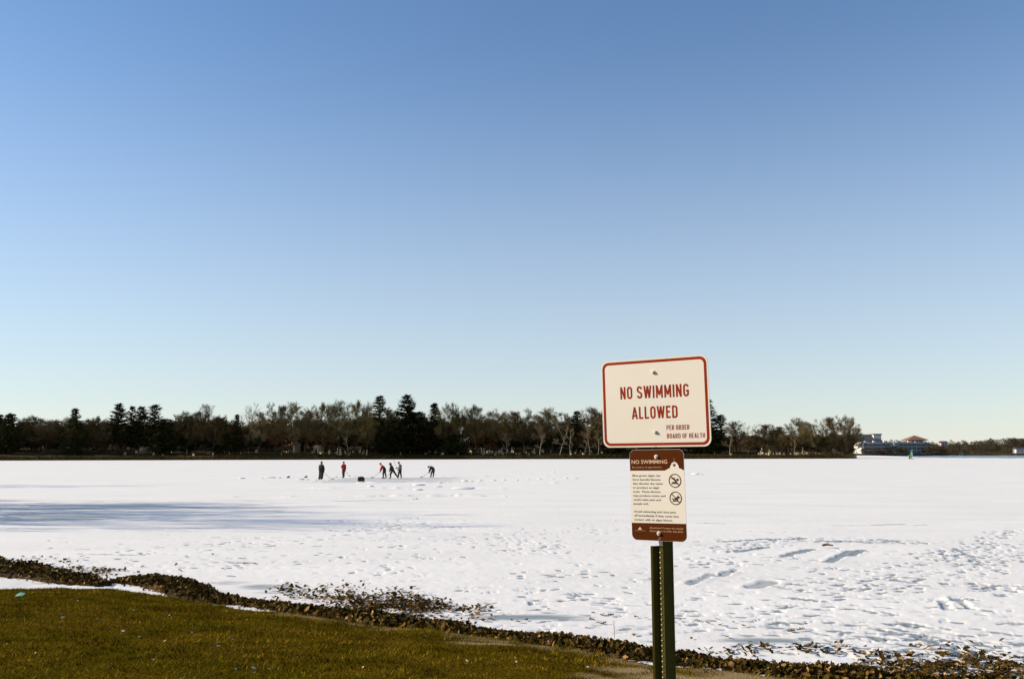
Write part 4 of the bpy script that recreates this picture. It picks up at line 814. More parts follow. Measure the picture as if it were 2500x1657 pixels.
# second rank filling the gaps between the first
rear_n = {}
def rear_label(px, kd):
    i = max(q for q in range(len(LMK) - 1) if LMK[q][0] <= max(px, -60)); rear_n[i] = rear_n.get(i, -1) + 1
    return '%s, %s in rear rank from %s towards %s' % (SHORT[kd].replace('bare ', ''), ORD[rear_n[i]], LMK[i][1], LMK[i + 1][1])
for k in range(66):
    px = -60 + k * 33 + rnd.uniform(-10, 10)
    if px > 2040: break
    kd = 'bare%d' % rnd.randrange(5); top = np.interp(px, [-60, 250, 620, 900, 1200, 1480, 1780, 2050], [1028, 1030, 1022, 1012, 1020, 1022, 1052, 1050]) + rnd.uniform(-3, 14)
    ptree('bare_tree', kd, px, top, rnd.uniform(55, 85), rnd.uniform(40, 70) if px < 1900 else rnd.uniform(14, 26), rear_label(px, kd), 'rear rank of far shore trees')
conif = [('spruce0', 180, 994, 50, 22, 'slender open spruce rising alone above bare trees near the lawn gap', 'spruce_tree'), ('pine0', 286, 981, 52, 26, 'full dark pine with rounded top, tallest of its dense pine cluster', 'pine_tree'), ('pine1', 318, 988, 34, 30, 'slim pine between two darker pines of the cluster', 'pine_tree'), ('pine0', 340, 989, 50, 28, 'dark pine in the middle of the pine cluster', 'pine_tree'), ('pine1', 374, 984, 58, 24, 'open layered pine at the edge of the pine cluster', 'pine_tree'), ('dense', 400, 1020, 60, 20, 'low wide dark evergreen beside the pine cluster', 'evergreen_tree'),
         ('dense', 536, 1016, 44, 22, 'small rounded dark evergreen among bare trees behind the gravestones', 'evergreen_tree'), ('spruce0', 575, 1009, 34, 24, 'small pointed spruce among low bare trees', 'spruce_tree'), ('dense', 460, 1012, 40, 26, 'small dark evergreen tucked below a bare crown', 'evergreen_tree'), ('dense', 20, 1006, 50, 22, 'rounded evergreen at the dark end of the tree line', 'evergreen_tree'), ('dense', -10, 1008, 50, 26, 'wide dark evergreen closing the tree line', 'evergreen_tree'),
         ('spruce1', 926, 963, 62, 24, 'tall narrow spruce with ragged tiers above bare trees', 'spruce_tree'), ('pine0', 992, 960, 66, 26, 'tallest pine on the far shore with a dense rounded top', 'pine_tree'), ('dense', 1012, 1000, 84, 22, 'wide dark evergreen with sweeping boughs below the tallest pine', 'evergreen_tree'), ('spruce0', 1061, 981, 54, 24, 'pointed spruce beside the sweeping evergreen', 'spruce_tree'), ('pine1', 1340, 1004, 28, 30, 'small pine top among bare trees beyond the birches', 'pine_tree'), ('spruce1', 1410, 1001, 54, 28, 'dark spruce between bare trees close by the sign', 'spruce_tree'), ('spruce0', 1726, 968, 78, 20, 'sparse tall spruce partly hidden by the white sign', 'spruce_tree'), ('spruce1', 1762, 1010, 58, 18, 'dark spruce standing just beyond the white sign', 'spruce_tree'), ('dense', 955, 1050, 70, 14, 'low dark evergreen bush behind the gravestones', 'evergreen_tree'), ('dense', 1110, 1058, 60, 14, 'low dark yew shaped evergreen near the shore', 'evergreen_tree'), ('dense', 1500, 1050, 50, 16, 'dark evergreen behind the sign', 'evergreen_tree')]
for kd, px, top, wd, bk, lab, nm in conif: ptree(nm, kd, px, top, wd, bk, lab)
for k, (px, top, kd, lab) in enumerate([(1318, 1036, 'birch0', 'straight pale birch at the water edge'), (1366, 1024, 'birch1', 'leaning pale birch with forked trunk at the water edge'), (1392, 1042, 'birch2', 'small birch between two pale birches'), (1440, 1036, 'birch0', 'pale birch nearest the white sign'), (1425, 1050, 'birch1', 'low leaning birch over the shore brush'), (1780, 1036, 'birch1', 'pale birch just beyond the sign post'), (1940, 1052, 'birch2', 'thin pale birch among bare trees near the point'), (1235, 1052, 'birch2', 'thin birch among the dense gravestones'), (1460, 1046, 'birch2', 'thin leaning birch beside the white sign'), (850, 1046, 'birch0', 'single thin pale birch among dark trunks')]):
    ptree('birch_tree', kd, px, top, None, 5 if k < 6 else 9, lab, rz=rnd.choice((0, .4, 3.0)))
# trees out of view on the near shore whose shadows stripe the ice
for x, y, H, Wd, kd in ((-34, 35.5, 16, 6, 'shade0'), (-34.5, 39.0, 15, 9, 'shade1'), (-37, 44, 15, 10, 'shade0'), (-41, 49.5, 14.5, 9, 'shade1'), (-56, 75.5, 14, 7, 'shade0'), (-38, 46.5, 13, 9, 'shade1'), (-33, 42.0, 11, 9, 'shade1')):
    tree('bare_tree', kd, x, y, float(lawn_z(np.array([x * 1.0]), np.array([y * 1.0]))[0]) - .2 if shore_d(np.array([x * 1.0]), np.array([y * 1.0]))[0] > 0 else .1, H, Wd, 'bare tree on the near shore shading the ice', 'bare trees on the near shore')

for k, (x, y, H, Wd, kd) in enumerate(((322, 819.5, 7, 8, 'bare0'), (340, 820, 8.5, 11, 'bare2'), (349, 820.5, 7.5, 9, 'bare4'), (331, 820, 6, 8, 'rusty'), (372, 819.5, 8, 9, 'bare1'), (381, 821, 9, 9, 'bare0'), (388, 820, 8, 9, 'bare4'), (313, 819, 6, 6, 'bare1'))):
    tree('bare_tree', kd, x, y, .6, H, Wd, ('broad', 'wide', 'rounded', 'rusty', 'upright', 'tall', 'full', 'small')[k] + ' bare waterside tree in front of the long pale building', 'trees before the long building')
def wood(name, fn, n, H0, label, mt, twigs, dens=10):
    """A far wood that reads as one mass: small simple trees joined."""
    rnd.seed(99); T = Tri()
    for _ in range(n):
        x, y, z, H = fn(); W_ = H * rnd.uniform(.5, .8); T.twig(Vector((x, y, z - .3)), Vector((x + rnd.gauss(0, .3), y, z + H * .8)), .22)
        for _ in range(twigs):
            u = rnd.random() ** 1.2; r_ = W_ * .5 * math.sin(math.pi * min(.97, .12 + .85 * u)) ** .6 * math.sqrt(rnd.random()); a = rnd.uniform(0, 6.283); c = Vector((x + r_ * math.cos(a), y + r_ * math.sin(a), z + H * (.12 + .85 * u)))
            d = Vector((math.cos(a) * .6 + rnd.gauss(0, .4), math.sin(a) * .6 + rnd.gauss(0, .4), .7)).normalized() * H * rnd.uniform(.08, .16); T.twig(c, c + d, .17 * H / 12)
    o = link(name, fast_mesh(name, np.array(T.v), np.array(T.f), mt)); tag(o, label, 'trees', kind='stuff')
def f_left():
    while True:
        px = rnd.uniform(-300, 2020); X0 = at_y(px, 1100, 470)[0]
        if X0 < 95: break
    Y = float(far_shore(X0)) + (rnd.uniform(38, 110) if X0 < 60 else rnd.uniform(18, 36))
    z = float(far_z(np.array([X0]), np.array([Y]))[0]); return X0, Y, z, np.interp(px, [0, 300, 700, 1000, 1400, 1700, 2050], [14, 14, 15, 16, 14, 11, 10]) * rnd.choice((rnd.uniform(.3, .6), rnd.uniform(.6, 1.0), rnd.uniform(.6, 1.0)))
wood('far_wood', f_left, 560, 12, 'dark bare wood filling in behind the cemetery trees', M_brush, 420)
def f_right():
    while True:
        X = rnd.uniform(230, 760); Y = 826 + rnd.random() ** 1.3 * 260
        if not (300 < X < 384 and Y < 850): break
    z = float(hill_z(np.array([X]), np.array([Y]))[0]); px = CX + F * X / Y
    H = np.interp(px, [2000, 2100, 2150, 2290, 2400, 2500], [13, 12, 10, 7.5, 10, 12.5]) * rnd.uniform(.75, 1.1); return X, Y, z, H
M_hillwood = mat('hill_wood', (.085, .066, .042), .9, noise=(.02, (.055, .047, .026), .15), spec=.05)
wood('hillside_wood', f_right, 800, 10, 'brown leafless wood covering the rise beyond the open water', M_hillwood, 330)
def brush():
    rnd.seed(3); T = Tri()
    for _ in range(9000):
        X = rnd.uniform(-330, 149); v = abs(rnd.gauss(0, 3.5)) + .6; Y = float(far_shore(X)) + v; z = -0.1 + 1.5 * min(v / 5, 1)
        h = rnd.uniform(.5, 1.7) * (.35 + 1.0 * float(vnoise(np.array([X * .06]), np.array([0.]), 5)[0]))
        for _ in range(3):
            a = Vector((X + rnd.gauss(0, .3), Y + rnd.gauss(0, .3), z - .1)); T.twig(a, a + Vector((rnd.gauss(0, .4), rnd.gauss(0, .4), h * rnd.uniform(.6, 1.2))), .10)
    tag(link('shore_brush', fast_mesh('shore_brush', np.array(T.v), np.array(T.f), M_brush)), 'low dark brush along the far waterline', 'brush', kind='stuff')
    T = Tri()
    for _ in range(3500):
        X = rnd.uniform(240, 700); Y = 818 + abs(rnd.gauss(0, 3)); z = .4; h = rnd.uniform(1.0, 3.2) * (.5 + .9 * float(vnoise(np.array([X * .07]), np.array([0.]), 6)[0]))
        for _ in range(3):
            a = Vector((X + rnd.gauss(0, .7), Y, z - .2)); T.twig(a, a + Vector((rnd.gauss(0, .8), rnd.gauss(0, .5), h * rnd.uniform(.6, 1.2))), .22)
    tag(link('waterside_brush', fast_mesh('waterside_brush', np.array(T.v), np.array(T.f), mat('pale_brush', (.075, .052, .028), .9, noise=(.05, (.12, .065, .03), .15)))), 'scrubby brush below the long building', 'brush', kind='stuff')
brush()

# ------------------------------------------------------------------ cemetery
def stone_meshes():
    out = []
    b = MB(); o = [(-.4, 0), (.4, 0), (.4, .85)] + [(.4 * math.cos(R(a)), .85 + .25 * math.sin(R(a))) for a in range(20, 161, 20)] + [(-.4, .85)]; b.prism(o, -.1, .1); b.box(-.5, .5, -.18, .18, -.1, .14); out.append((b, 'upright round topped slab gravestone among the far shore trees', 1.1))
    b = MB(); b.box(-.5, .5, -.5, .5, -.1, .5, .03); b.box(-.36, .36, -.36, .36, .5, .9, .02); b.add([(-.24, -.24, .9), (.24, -.24, .9), (.24, .24, .9), (-.24, .24, .9), (-.15, -.15, 2.6), (.15, -.15, 2.6), (.15, .15, 2.6), (-.15, .15, 2.6), (0, 0, 2.85)], [(0, 1, 5, 4), (1, 2, 6, 5), (2, 3, 7, 6), (3, 0, 4, 7), (4, 5, 8), (5, 6, 8), (6, 7, 8), (7, 4, 8)]); out.append((b, 'tapering stone obelisk monument among the far shore gravestones', 2.8))
    b = MB(); b.box(-.8, .8, -.3, .3, -.1, .2, .02); b.box(-.65, .65, -.2, .2, .2, 1.0, .04); out.append((b, 'wide blocky granite gravestone on a plinth among the far shore trees', 1.0))
    b = MB(); b.box(-.35, .35, -.35, .35, -.1, .35, .02); b.box(-.1, .1, -.09, .09, .35, 1.9, .01); b.box(-.4, .4, -.088, .088, 1.3, 1.5, .01); out.append((b, 'stone cross on a square base among the far shore gravestones', 1.9))
    return [(mesh('gravestone', q.v, q.f, [M_stone]), lab, h) for q, lab, h in out]
ST = stone_meshes()
spans = [(300, 640, 26, 1096, 1104), (680, 900, 34, 1094, 1103), (930, 1190, 34, 1094, 1103), (1180, 1300, 36, 1090, 1104), (1300, 1475, 22, 1092, 1105), (1740, 1850, 12, 1094, 1104), (1850, 2045, 34, 1096, 1108)]
rnd.seed(8)
for x0, x1, n, ya, yb in spans:
    for _ in range(n):
        px = rnd.uniform(x0, x1); back = rnd.uniform(9, 34) if px < 1850 else rnd.uniform(7, 15); Y = 390.
        for _ in range(5):
            X = at_y(px, 1100, Y)[0]; Y = float(far_shore(X)) + back
        me, lab, h = ST[rnd.choices((0, 1, 2, 3), (6, 1, 5, 1))[0]]; o = link('gravestone', me, None, (X, Y, float(far_z(np.array([X]), np.array([Y]))[0]))); s = rnd.uniform(.6, 1.15); o.scale = (s, s, s * rnd.uniform(.8, 1.1)); o.rotation_euler = (rnd.gauss(0, .03), rnd.gauss(0, .03), rnd.gauss(-1.0, .3)); tag(o, lab, 'gravestone', 'gravestones of the cemetery')
def mausoleum(px, back, w_, h_, label):
    Y = 390.
    for _ in range(5):
        X = at_y(px, 1100, Y)[0]; Y = float(far_shore(X)) + back
    z = float(far_z(np.array([X]), np.array([Y]))[0]); o = empty('mausoleum', (X, Y, z - .1), -.4); tag(o, label, 'mausoleum')
    b = MB(); b.box(-w_ / 2, w_ / 2, 0, w_, 0, h_); b.build('wall', M_stone, o)
    b = MB(); e = w_ * .62; b.add([(-e, -.3, h_), (e, -.3, h_), (e, w_ + .3, h_), (-e, w_ + .3, h_), (0, -.3, h_ + w_ * .36), (0, w_ + .3, h_ + w_ * .36)], [(0, 1, 4), (3, 5, 2), (1, 2, 5, 4), (0, 4, 5, 3), (0, 3, 2, 1)]); b.build('roof', mat('stone_roof', (.52, .42, .28), .85), o)
    b = MB(); b.box(-w_ * .16, w_ * .16, -.06, .04, 0, h_ * .7); b.build('door', M_dark, o)
    for s in (-1, 1):
        b = MB(); b.tube([(s * w_ * .36, -.15, 0), (s * w_ * .36, -.15, h_)], .16, 8); b.build('column', M_stone, o)
mausoleum(713, 30, 3.6, 3.6, 'small stone mausoleum with gabled roof behind the gravestones')
mausoleum(772, 24, 3.0, 2.6, 'low stone tomb house with gabled roof beside bare trunks')
mausoleum(345, 22, 1.7, 1.9, 'pale stone tomb below the dark pine cluster')

# ------------------------------------------------------------------ buildings beyond the water
M_wall = mat('pale_wall', (.32, .32, .29), .85, noise=(.3, (.26, .26, .24))); M_white = mat('white_wall', (.74, .70, .64), .8); M_glass = mat('dark_glass', (.03, .045, .055), .25, spec=.5); M_roofg = mat('grey_roof', (.085, .09, .095), .9, spec=.05); M_roofr = mat('red_brown_roof', (.26, .12, .075), .8)
def office():
    x0, x1, y0, y1, zb, zt = 314.5, 379, 824, 842, 1.2, 11.0
    o = empty('office_building', ((x0 + x1) / 2, y0, zb)); tag(o, 'long pale three storey building with ribbon windows beyond the water', 'building'); ox = (x0 + x1) / 2
    b = MB(); b.box(x0 - ox, x1 - ox - 9, 0, y1 - y0, 0, zt - zb); b.box(x1 - ox - 9, x1 - ox, 3, y1 - y0, 0, zt - zb - .6); b.build('wall', M_wall, o)
    b = MB(); b.box(x0 - ox - 1.0, x0 - ox + 1.4, -.7, y1 - y0 + .2, 0, zt - zb + .9); b.build('stair_tower', M_white, o)
    b = MB(); b.box(x0 - ox + 1.45, x1 - ox - 9.2, -.45, .6, zt - zb - .2, zt - zb + .75); b.build('parapet', mat('parapet', (.46, .48, .48), .8), o)
    b = MB(); b.box(x0 - ox + 28, x0 - ox + 29.4, -1.0, -.1, 0, zt - zb + 1.3); b.build('pillar', M_white, o)
    for zr in (1.2, 4.4, 7.4):
        x = x0 - ox + 2.2
        while x < x1 - ox - 11:
            wn = 3.3
            if abs(x - (x0 - ox + 28.5)) > 3.6:
                b = MB(); b.box(x, x + wn, -.08, .05, zr, zr + 1.35); f_ = b.build('window', M_glass, o)
                b = MB(); b.box(x - .1, x + wn + .1, -.16, -.085, zr - .22, zr - .03); b.build('sill', M_wall, f_)
            x += 3.9
        for x in (x1 - ox - 8.4, x1 - ox - 4.2):
            b = MB(); b.box(x, x + 3.2, 2.9, 3.05, zr, zr + 1.3); b.build('window', M_glass, o)
    for x in (-28, -20.5, -11, 0.5, 11, 17.5):
        b = MB(); b.box(x, x + 1.8, 4, 6, zt - zb, zt - zb + rnd.uniform(1.2, 2.2)); b.build('rooftop_unit', M_white, o)
office()
def pavilion():
    X = at_y(2241, 1075, 836)[0]; o = empty('roof_pavilion', (X, 838, 11.0)); tag(o, 'square tower with red brown pyramid roof rising over the long building', 'tower'); e = 9.3
    b = MB(); b.box(-6, 6, 0, 10, -10.5, 3.2); b.build('wall', mat('cream_wall', (.62, .50, .38), .8), o)
    b = MB(); b.add([(-e, -3, 2.6), (e, -3, 2.6), (e, 13, 2.6), (-e, 13, 2.6), (0, 5, 7.2), (-e, -3, 3.1), (e, -3, 3.1), (e, 13, 3.1), (-e, 13, 3.1)], [(5, 6, 4), (6, 7, 4), (7, 8, 4), (8, 5, 4), (0, 1, 6, 5), (1, 2, 7, 6), (2, 3, 8, 7), (3, 0, 5, 8), (3, 2, 1, 0)]); b.build('roof', M_roofr, o)
    for x in (-4.5, -1.3, 1.9):
        b = MB(); b.box(x, x + 2.4, -.08, .06, .5, 2.2); b.build('window', M_glass, o)
pavilion()
def lodge():
    Y = 905; A = at_y(2040, 1061, Y); B = at_y(2138, 1059, Y); D = at_y(2172, 1081, Y); o = empty('sloping_roof_hall', (B[0], Y, 4)); tag(o, 'large hall with long grey sloping roof and pale gable behind bare trees', 'building')
    xa, xb, xd, zt, ze = A[0] - B[0], 0, D[0] - B[0], B[2] - 4, D[2] - 4
    b = MB(); b.add([(xa, 0, ze - 1), (xd, 0, ze - 1), (xd, 26, ze - 1), (xa, 26, ze - 1), (xa, 18, zt), (xb, 14, zt), (xa, 0, 0), (xd, 0, 0), (xd, 26, 0), (xa, 26, 0)], [(0, 1, 5, 4), (1, 2, 5), (2, 3, 4, 5), (3, 0, 4), (6, 7, 1, 0), (7, 8, 2, 1), (8, 9, 3, 2), (9, 6, 0, 3)]); b.build('roof', M_roofg, o)
    b = MB(); b.box(1, 8.5, 8, 16, ze - 2, zt - .6); b.build('gable_tower', M_white, o)
    b = MB(); b.box(.4, 9.2, 7.4, 16.4, zt - .6, zt + .4); b.build('cap', mat('dark_fascia', (.16, .13, .11), .8), o)
lodge()
def cottage(px, py, Y, w_, h_, label, mw):
    P = at_y(px, py, Y); o = empty('cottage', (P[0], Y, P[2] - h_ * .5)); tag(o, label, 'house'); b = MB(); b.box(-w_ / 2, w_ / 2, 0, w_ * .8, -3, h_); b.build('wall', mw, o)
    b = MB(); e = w_ * .56; b.add([(-e, -.4, h_), (e, -.4, h_), (e, w_ * .8 + .4, h_), (-e, w_ * .8 + .4, h_), (-e, w_ * .4, h_ + w_ * .28), (e, w_ * .4, h_ + w_ * .28)], [(0, 1, 5, 4), (2, 3, 4, 5), (1, 2, 5), (3, 0, 4), (0, 3, 2, 1)]); b.build('roof', M_roofg, o)
    for s in (-.28, .1):
        b = MB(); b.box(w_ * s, w_ * (s + .16), -.06, .04, h_ * .35, h_ * .75); b.build('window', M_glass, o)
cottage(2306, 1086, 838, 6, 4, 'small pinkish house half hidden in trees beside the long building', mat('pink_wall', (.55, .42, .40), .8)); cottage(2492, 1100, 822, 8, 3, 'white cottage by the water below the wooded rise', M_white); cottage(2347, 1108.3, 817.5, 4.0, .9, 'low white shed at the water edge below the wooded rise', M_white)
# ------------------------------------------------------------------ skaters
def person(px, py, joints, rad, cloth, label, S=1.0, extra=None, hat=None, hatmat=None):
    """joints: name -> (x right, y away, z up) in metres over the feet; one skinned body, coloured by limb."""
    g = at_z(px, py); root = empty('person', (g[0], g[1], .02)); tag(root, label, 'person', None)
    J = {k: Vector(v) for k, v in joints.items()}
    bones = [('pelvis', 'waist', 'jacket'), ('waist', 'chest', 'jacket'), ('chest', 'neck', 'jacket'), ('neck', 'jaw', 'skin'), ('jaw', 'brow', 'skin'), ('brow', 'crown', 'hair')]
    for s in 'lr':
        bones += [('chest', 'sh_' + s, 'jacket'), ('sh_' + s, 'el_' + s, 'jacket'), ('el_' + s, 'ha_' + s, 'jacket'), ('pelvis', 'hip_' + s, 'pants'), ('hip_' + s, 'kn_' + s, 'pants'), ('kn_' + s, 'an_' + s, 'pants'), ('an_' + s, 'toe_' + s, 'boot')]
    J['waist'] = J['pelvis'].lerp(J['chest'], .45)
    hd = (J['crown'] - J['neck']); J['jaw'] = J['neck'] + hd * .32; J['brow'] = J['neck'] + hd * .68
    names = ['pelvis'] + [b_[1] for b_ in bones]; idx = {n_: i for i, n_ in enumerate(names)}
    me = bpy.data.meshes.new('body'); me.from_pydata([J[n_] for n_ in names], [(idx[a], idx[c]) for a, c, _ in bones], [])
    ob = bpy.data.objects.new('body', me); COL.objects.link(ob); md = ob.modifiers.new('s', 'SKIN'); md.use_smooth_shade = True
    base = {'pelvis': .165, 'waist': .165, 'chest': .175, 'neck': .06, 'jaw': .078, 'brow': .10, 'crown': .062, 'sh': .10, 'el': .072, 'ha': .055, 'hip': .115, 'kn': .085, 'an': .062, 'toe': .042}
    for n_, i in idx.items():
        r_ = rad.get(n_, rad.get(n_.split('_')[0], base[n_.split('_')[0]])); d = me.skin_vertices[0].data[i]; r_ *= 1.12; d.radius = (r_, r_); d.use_root = (n_ == 'pelvis')
    sd = ob.modifiers.new('d', 'SUBSURF'); sd.levels = 2; sd.render_levels = 2
    dg = bpy.context.evaluated_depsgraph_get(); out = bpy.data.meshes.new_from_object(ob.evaluated_get(dg)); bpy.data.objects.remove(ob); bpy.data.meshes.remove(me)
    order = ['jacket', 'pants', 'skin', 'hair', 'boot']; out.materials.clear()
    for k in order: out.materials.append(cloth.get(k, {'skin': M_skin, 'hair': M_hair, 'boot': M_dark}.get(k)))
    segs = [(np.array(J[a]), np.array(J[c]), order.index(t)) for a, c, t in bones]; mi = np.zeros(len(out.polygons), dtype=np.int32)
    for pi_, pl in enumerate(out.polygons):
        c = np.array(pl.center); best = 9
        for a, e, t in segs:
            ab = e - a; tt = np.clip(np.dot(c - a, ab) / (ab @ ab + 1e-9), 0, 1); d = np.linalg.norm(c - a - tt * ab)
            if d < best: best, mi[pi_] = d, t
    out.polygons.foreach_set('material_index', mi); out.polygons.foreach_set('use_smooth', np.ones(len(mi), dtype=bool)); out.update(); link('body', out, root)
    face = Vector(joints.get('face', (-1, 0, -.1))).normalized(); hc = J['neck'] + hd * .55; upv = hd.normalized(); sdv = face.cross(upv).normalized()
    b = MB(); b.tube([hc + face * .085, hc + face * .118 - upv * .015, hc + face * .09 - upv * .04], [.012, .017, .012], 6); b.build('nose', M_skin, root)
    for s in (-1, 1):
        b = MB(); b.box(-.012, .012, -.012, .012, -.007, .007, .003); o = b.build('eye', M_hair, root); o.location = hc + face * .09 + sdv * s * .034 + upv * .02
        b = MB(); b.tube([hc + sdv * s * .088 - upv * .02, hc + sdv * s * .100, hc + sdv * s * .088 + upv * .03], [.012, .018, .012], 6); b.build('ear', M_skin, root)
    if hat:
        b = MB(); c = J['crown']; q = hc
        if hat == 'pointed': b.tube([q + upv * .02, q + upv * .07, q + upv * .15, q + upv * .24], [.118, .115, .075, .012], 12)
        elif hat == 'hood': b.tube([q - upv * .12 - face * .05, q - face * .04, q + upv * .10 - face * .03, q + upv * .16 - face * .05], [.12, .135, .11, .03], 12)
        else: b.tube([q + upv * .025, q + upv * .08, q + upv * .13, q + upv * .155], [.116, .112, .08, .02], 12)
        b.build('hat', hatmat or M_dark, root, smooth=True)
    for s in 'lr':   # gloves with four fingers and a thumb closed round the stick, skates with blades
        h = J['ha_' + s]; d = (h - J['el_' + s]).normalized(); n_ = d.orthogonal().normalized(); t = d.cross(n_); b = MB(); b.tube([h - d * .05, h + d * .02, h + d * .075], [.05, .052, .045], 8)
        for k in range(4):
            f0 = h + d * .07 + t * (k - 1.5) * .022; L = (.05, .058, .055, .042)[k]; b.tube([f0, f0 + d * L * .6 + n_ * .012, f0 + d * L * .5 + n_ * .045], [.013, .012, .010], 5)
        b.tube([h + d * .01 + t * .045, h + d * .04 + t * .062 + n_ * .02, h + d * .065 + t * .045 + n_ * .045], [.014, .013, .011], 5)
        b.build('glove', cloth.get('glove', M_dark), root, smooth=True)
        a, tp = J['an_' + s], J['toe_' + s]; dd = (tp - a); dd.z = 0; dd = dd.normalized() if dd.length > .01 else Vector((-1, 0, 0)); zb = min(a.z, tp.z); bl = MB()
        p0 = Vector((a.x, a.y, 0)) - dd * .06; p1 = Vector((tp.x, tp.y, 0)) + dd * .04; zz = max(zb - .085, .005)
        sd_ = Vector((-dd.y, dd.x, 0)) * .004
        bl.add([tuple(q + e + Vector((0, 0, z))) for z in (zz, zz + .055) for q, e in ((p0, sd_), (p1, sd_), (p1, -sd_), (p0, -sd_))], [(0, 1, 2, 3), (7, 6, 5, 4), (0, 4, 5, 1), (1, 5, 6, 2), (2, 6, 7, 3), (3, 7, 4, 0)]); bl.build('skate_blade', M_blade, root)
    return root, g
def stick(g, a, heel, toe, label, pale=False):
    o = empty('hockey_stick', (g[0], g[1], .02)); tag(o, label, 'hockey stick'); b = MB(); a, heel, toe = Vector(a), Vector(heel), Vector(toe)
    b.tube([a, heel], .016, 6); b.build('shaft', M_stick, o); b = MB(); d = toe - heel
    P = [heel + d * k / 4 + Vector((0, .012 * (k / 4) ** 2, .01 * (k / 4) ** 2)) for k in range(5)]; v = []
    for q in P: v += [tuple(q + Vector((0, -.006, .0))), tuple(q + Vector((0, .006, .0))), tuple(q + Vector((0, .006, .075))), tuple(q + Vector((0, -.006, .075)))]
    f_ = [(0, 1, 2, 3), (19, 18, 17, 16)]
    for k in range(4):
        for j in range(4): f_.append((4 * k + j, 4 * (k + 1) + j, 4 * (k + 1) + (j + 1) % 4, 4 * k + (j + 1) % 4))
    b.add(v, f_); b.build('blade', M_tape, o)
# 1: figure in a dark coat, hat, wide trousers
_, g = person(783, 1171, dict(pelvis=(.05, 0, .86), chest=(.03, 0, 1.30), neck=(.04, 0, 1.47), crown=(.05, 0, 1.71), sh_l=(-.14, .10, 1.36), el_l=(-.17, .02, 1.06), ha_l=(.02, -.16, .86), sh_r=(.20, -.06, 1.36), el_r=(.30, -.06, 1.06), ha_r=(.30, -.12, .76), hip_l=(-.05, .05, .82), kn_l=(-.06, .02, .46), an_l=(-.13, .02, .12), toe_l=(-.22, -.06, .08), hip_r=(.13, -.05, .82), kn_r=(.13, -.06, .46), an_r=(.09, -.08, .11), toe_r=(.05, -.22, .08), face=(.3, -.9, -.1)),
    dict(pelvis=.25, waist=.25, chest=.21, kn=.13, an=.13, hip=.16, sh=.11, el=.09), dict(jacket=M_dark, pants=M_olive), 'person in a long dark coat and knitted hat holding a stick beside two brown lumps', hat='pointed', hatmat=mat('russet_wool', (.12, .045, .03), .9))
stick(g, (.05, -.18, .92), (1.08, -.15, .05), (1.36, -.18, .06), 'hockey stick held by the person in the long dark coat')
# 2: red jacket with dark vest
_, g = person(838, 1167, dict(pelvis=(.03, 0, .84), chest=(0, 0, 1.28), neck=(.02, 0, 1.44), crown=(.02, 0, 1.69), sh_l=(-.09, -.14, 1.34), el_l=(-.17, -.16, 1.12), ha_l=(-.23, -.05, 1.13), sh_r=(.12, .12, 1.34), el_r=(.20, .14, 1.06), ha_r=(.19, -.02, .80), hip_l=(-.02, -.07, .80), kn_l=(-.04, -.06, .46), an_l=(.02, -.06, .12), toe_l=(-.13, -.08, .08), hip_r=(.06, .07, .80), kn_r=(.05, .06, .46), an_r=(.06, .06, .12), toe_r=(-.08, .06, .08)), dict(pelvis=.17, waist=.17), dict(jacket=M_redc, pants=M_tan), 'upright person in a red jacket and dark vest with a stick trailing behind', hat='cap', hatmat=M_dark)
b = MB(); b.tube([(.07, .02, .82), (.09, .02, 1.05), (.07, .02, 1.34)], [.165, .17, .10], 10); b.build('vest', M_olive, _)
stick(g, (.16, -.02, .86), (.62, .0, .20), (.75, .02, .14), 'hockey stick held by the upright person in red')
# 3: bending red jacket
_, g = person(939, 1167, dict(pelvis=(0, 0, .92), chest=(-.24, 0, 1.20), neck=(-.36, 0, 1.32), crown=(-.49, 0, 1.53), sh_l=(-.26, -.17, 1.22), el_l=(-.40, -.16, .96), ha_l=(-.45, -.08, .70), sh_r=(-.24, .17, 1.22), el_r=(-.34, .16, .98), ha_r=(-.36, .02, .82), hip_l=(-.03, -.09, .88), kn_l=(-.15, -.09, .50), an_l=(-.10, -.09, .12), toe_l=(-.25, -.11, .08), hip_r=(.03, .09, .88), kn_r=(.03, .09, .50), an_r=(.16, .09, .12), toe_r=(.03, .11, .08), face=(-1, 0, -.35)), {}, dict(jacket=M_redc, pants=M_dark), 'skater in a bright red jacket leaning forward over a stick', hat='cap', hatmat=M_hair)
stick(g, (-.34, .02, .84), (-1.17, .0, .03), (-1.44, -.04, .03), 'hockey stick reaching ahead of the skater in bright red')
# 4: dark striding skater
_, g = person(958, 1168.6, dict(pelvis=(.02, 0, .86), chest=(-.13, 0, 1.20), neck=(-.20, 0, 1.34), crown=(-.31, 0, 1.57), sh_l=(-.15, -.17, 1.22), el_l=(-.22, -.22, .98), ha_l=(-.28, -.14, .80), sh_r=(-.10, .17, 1.22), el_r=(-.06, .20, .94), ha_r=(-.22, .06, .84), hip_l=(0, -.09, .82), kn_l=(-.19, -.10, .48), an_l=(-.17, -.10, .12), toe_l=(-.33, -.10, .08), hip_r=(.06, .09, .82), kn_r=(.30, .11, .46), an_r=(.54, .11, .14), toe_r=(.50, .13, .07), face=(-1, 0, -.3)), {}, dict(jacket=M_olive, pants=M_olive), 'skater in dark hooded clothing striding with one leg stretched back', hat='hood', hatmat=M_olive)
stick(g, (-.06, .0, .84), (-.72, -.12, .02), (-1.03, -.18, .03), 'hockey stick of the dark striding skater')
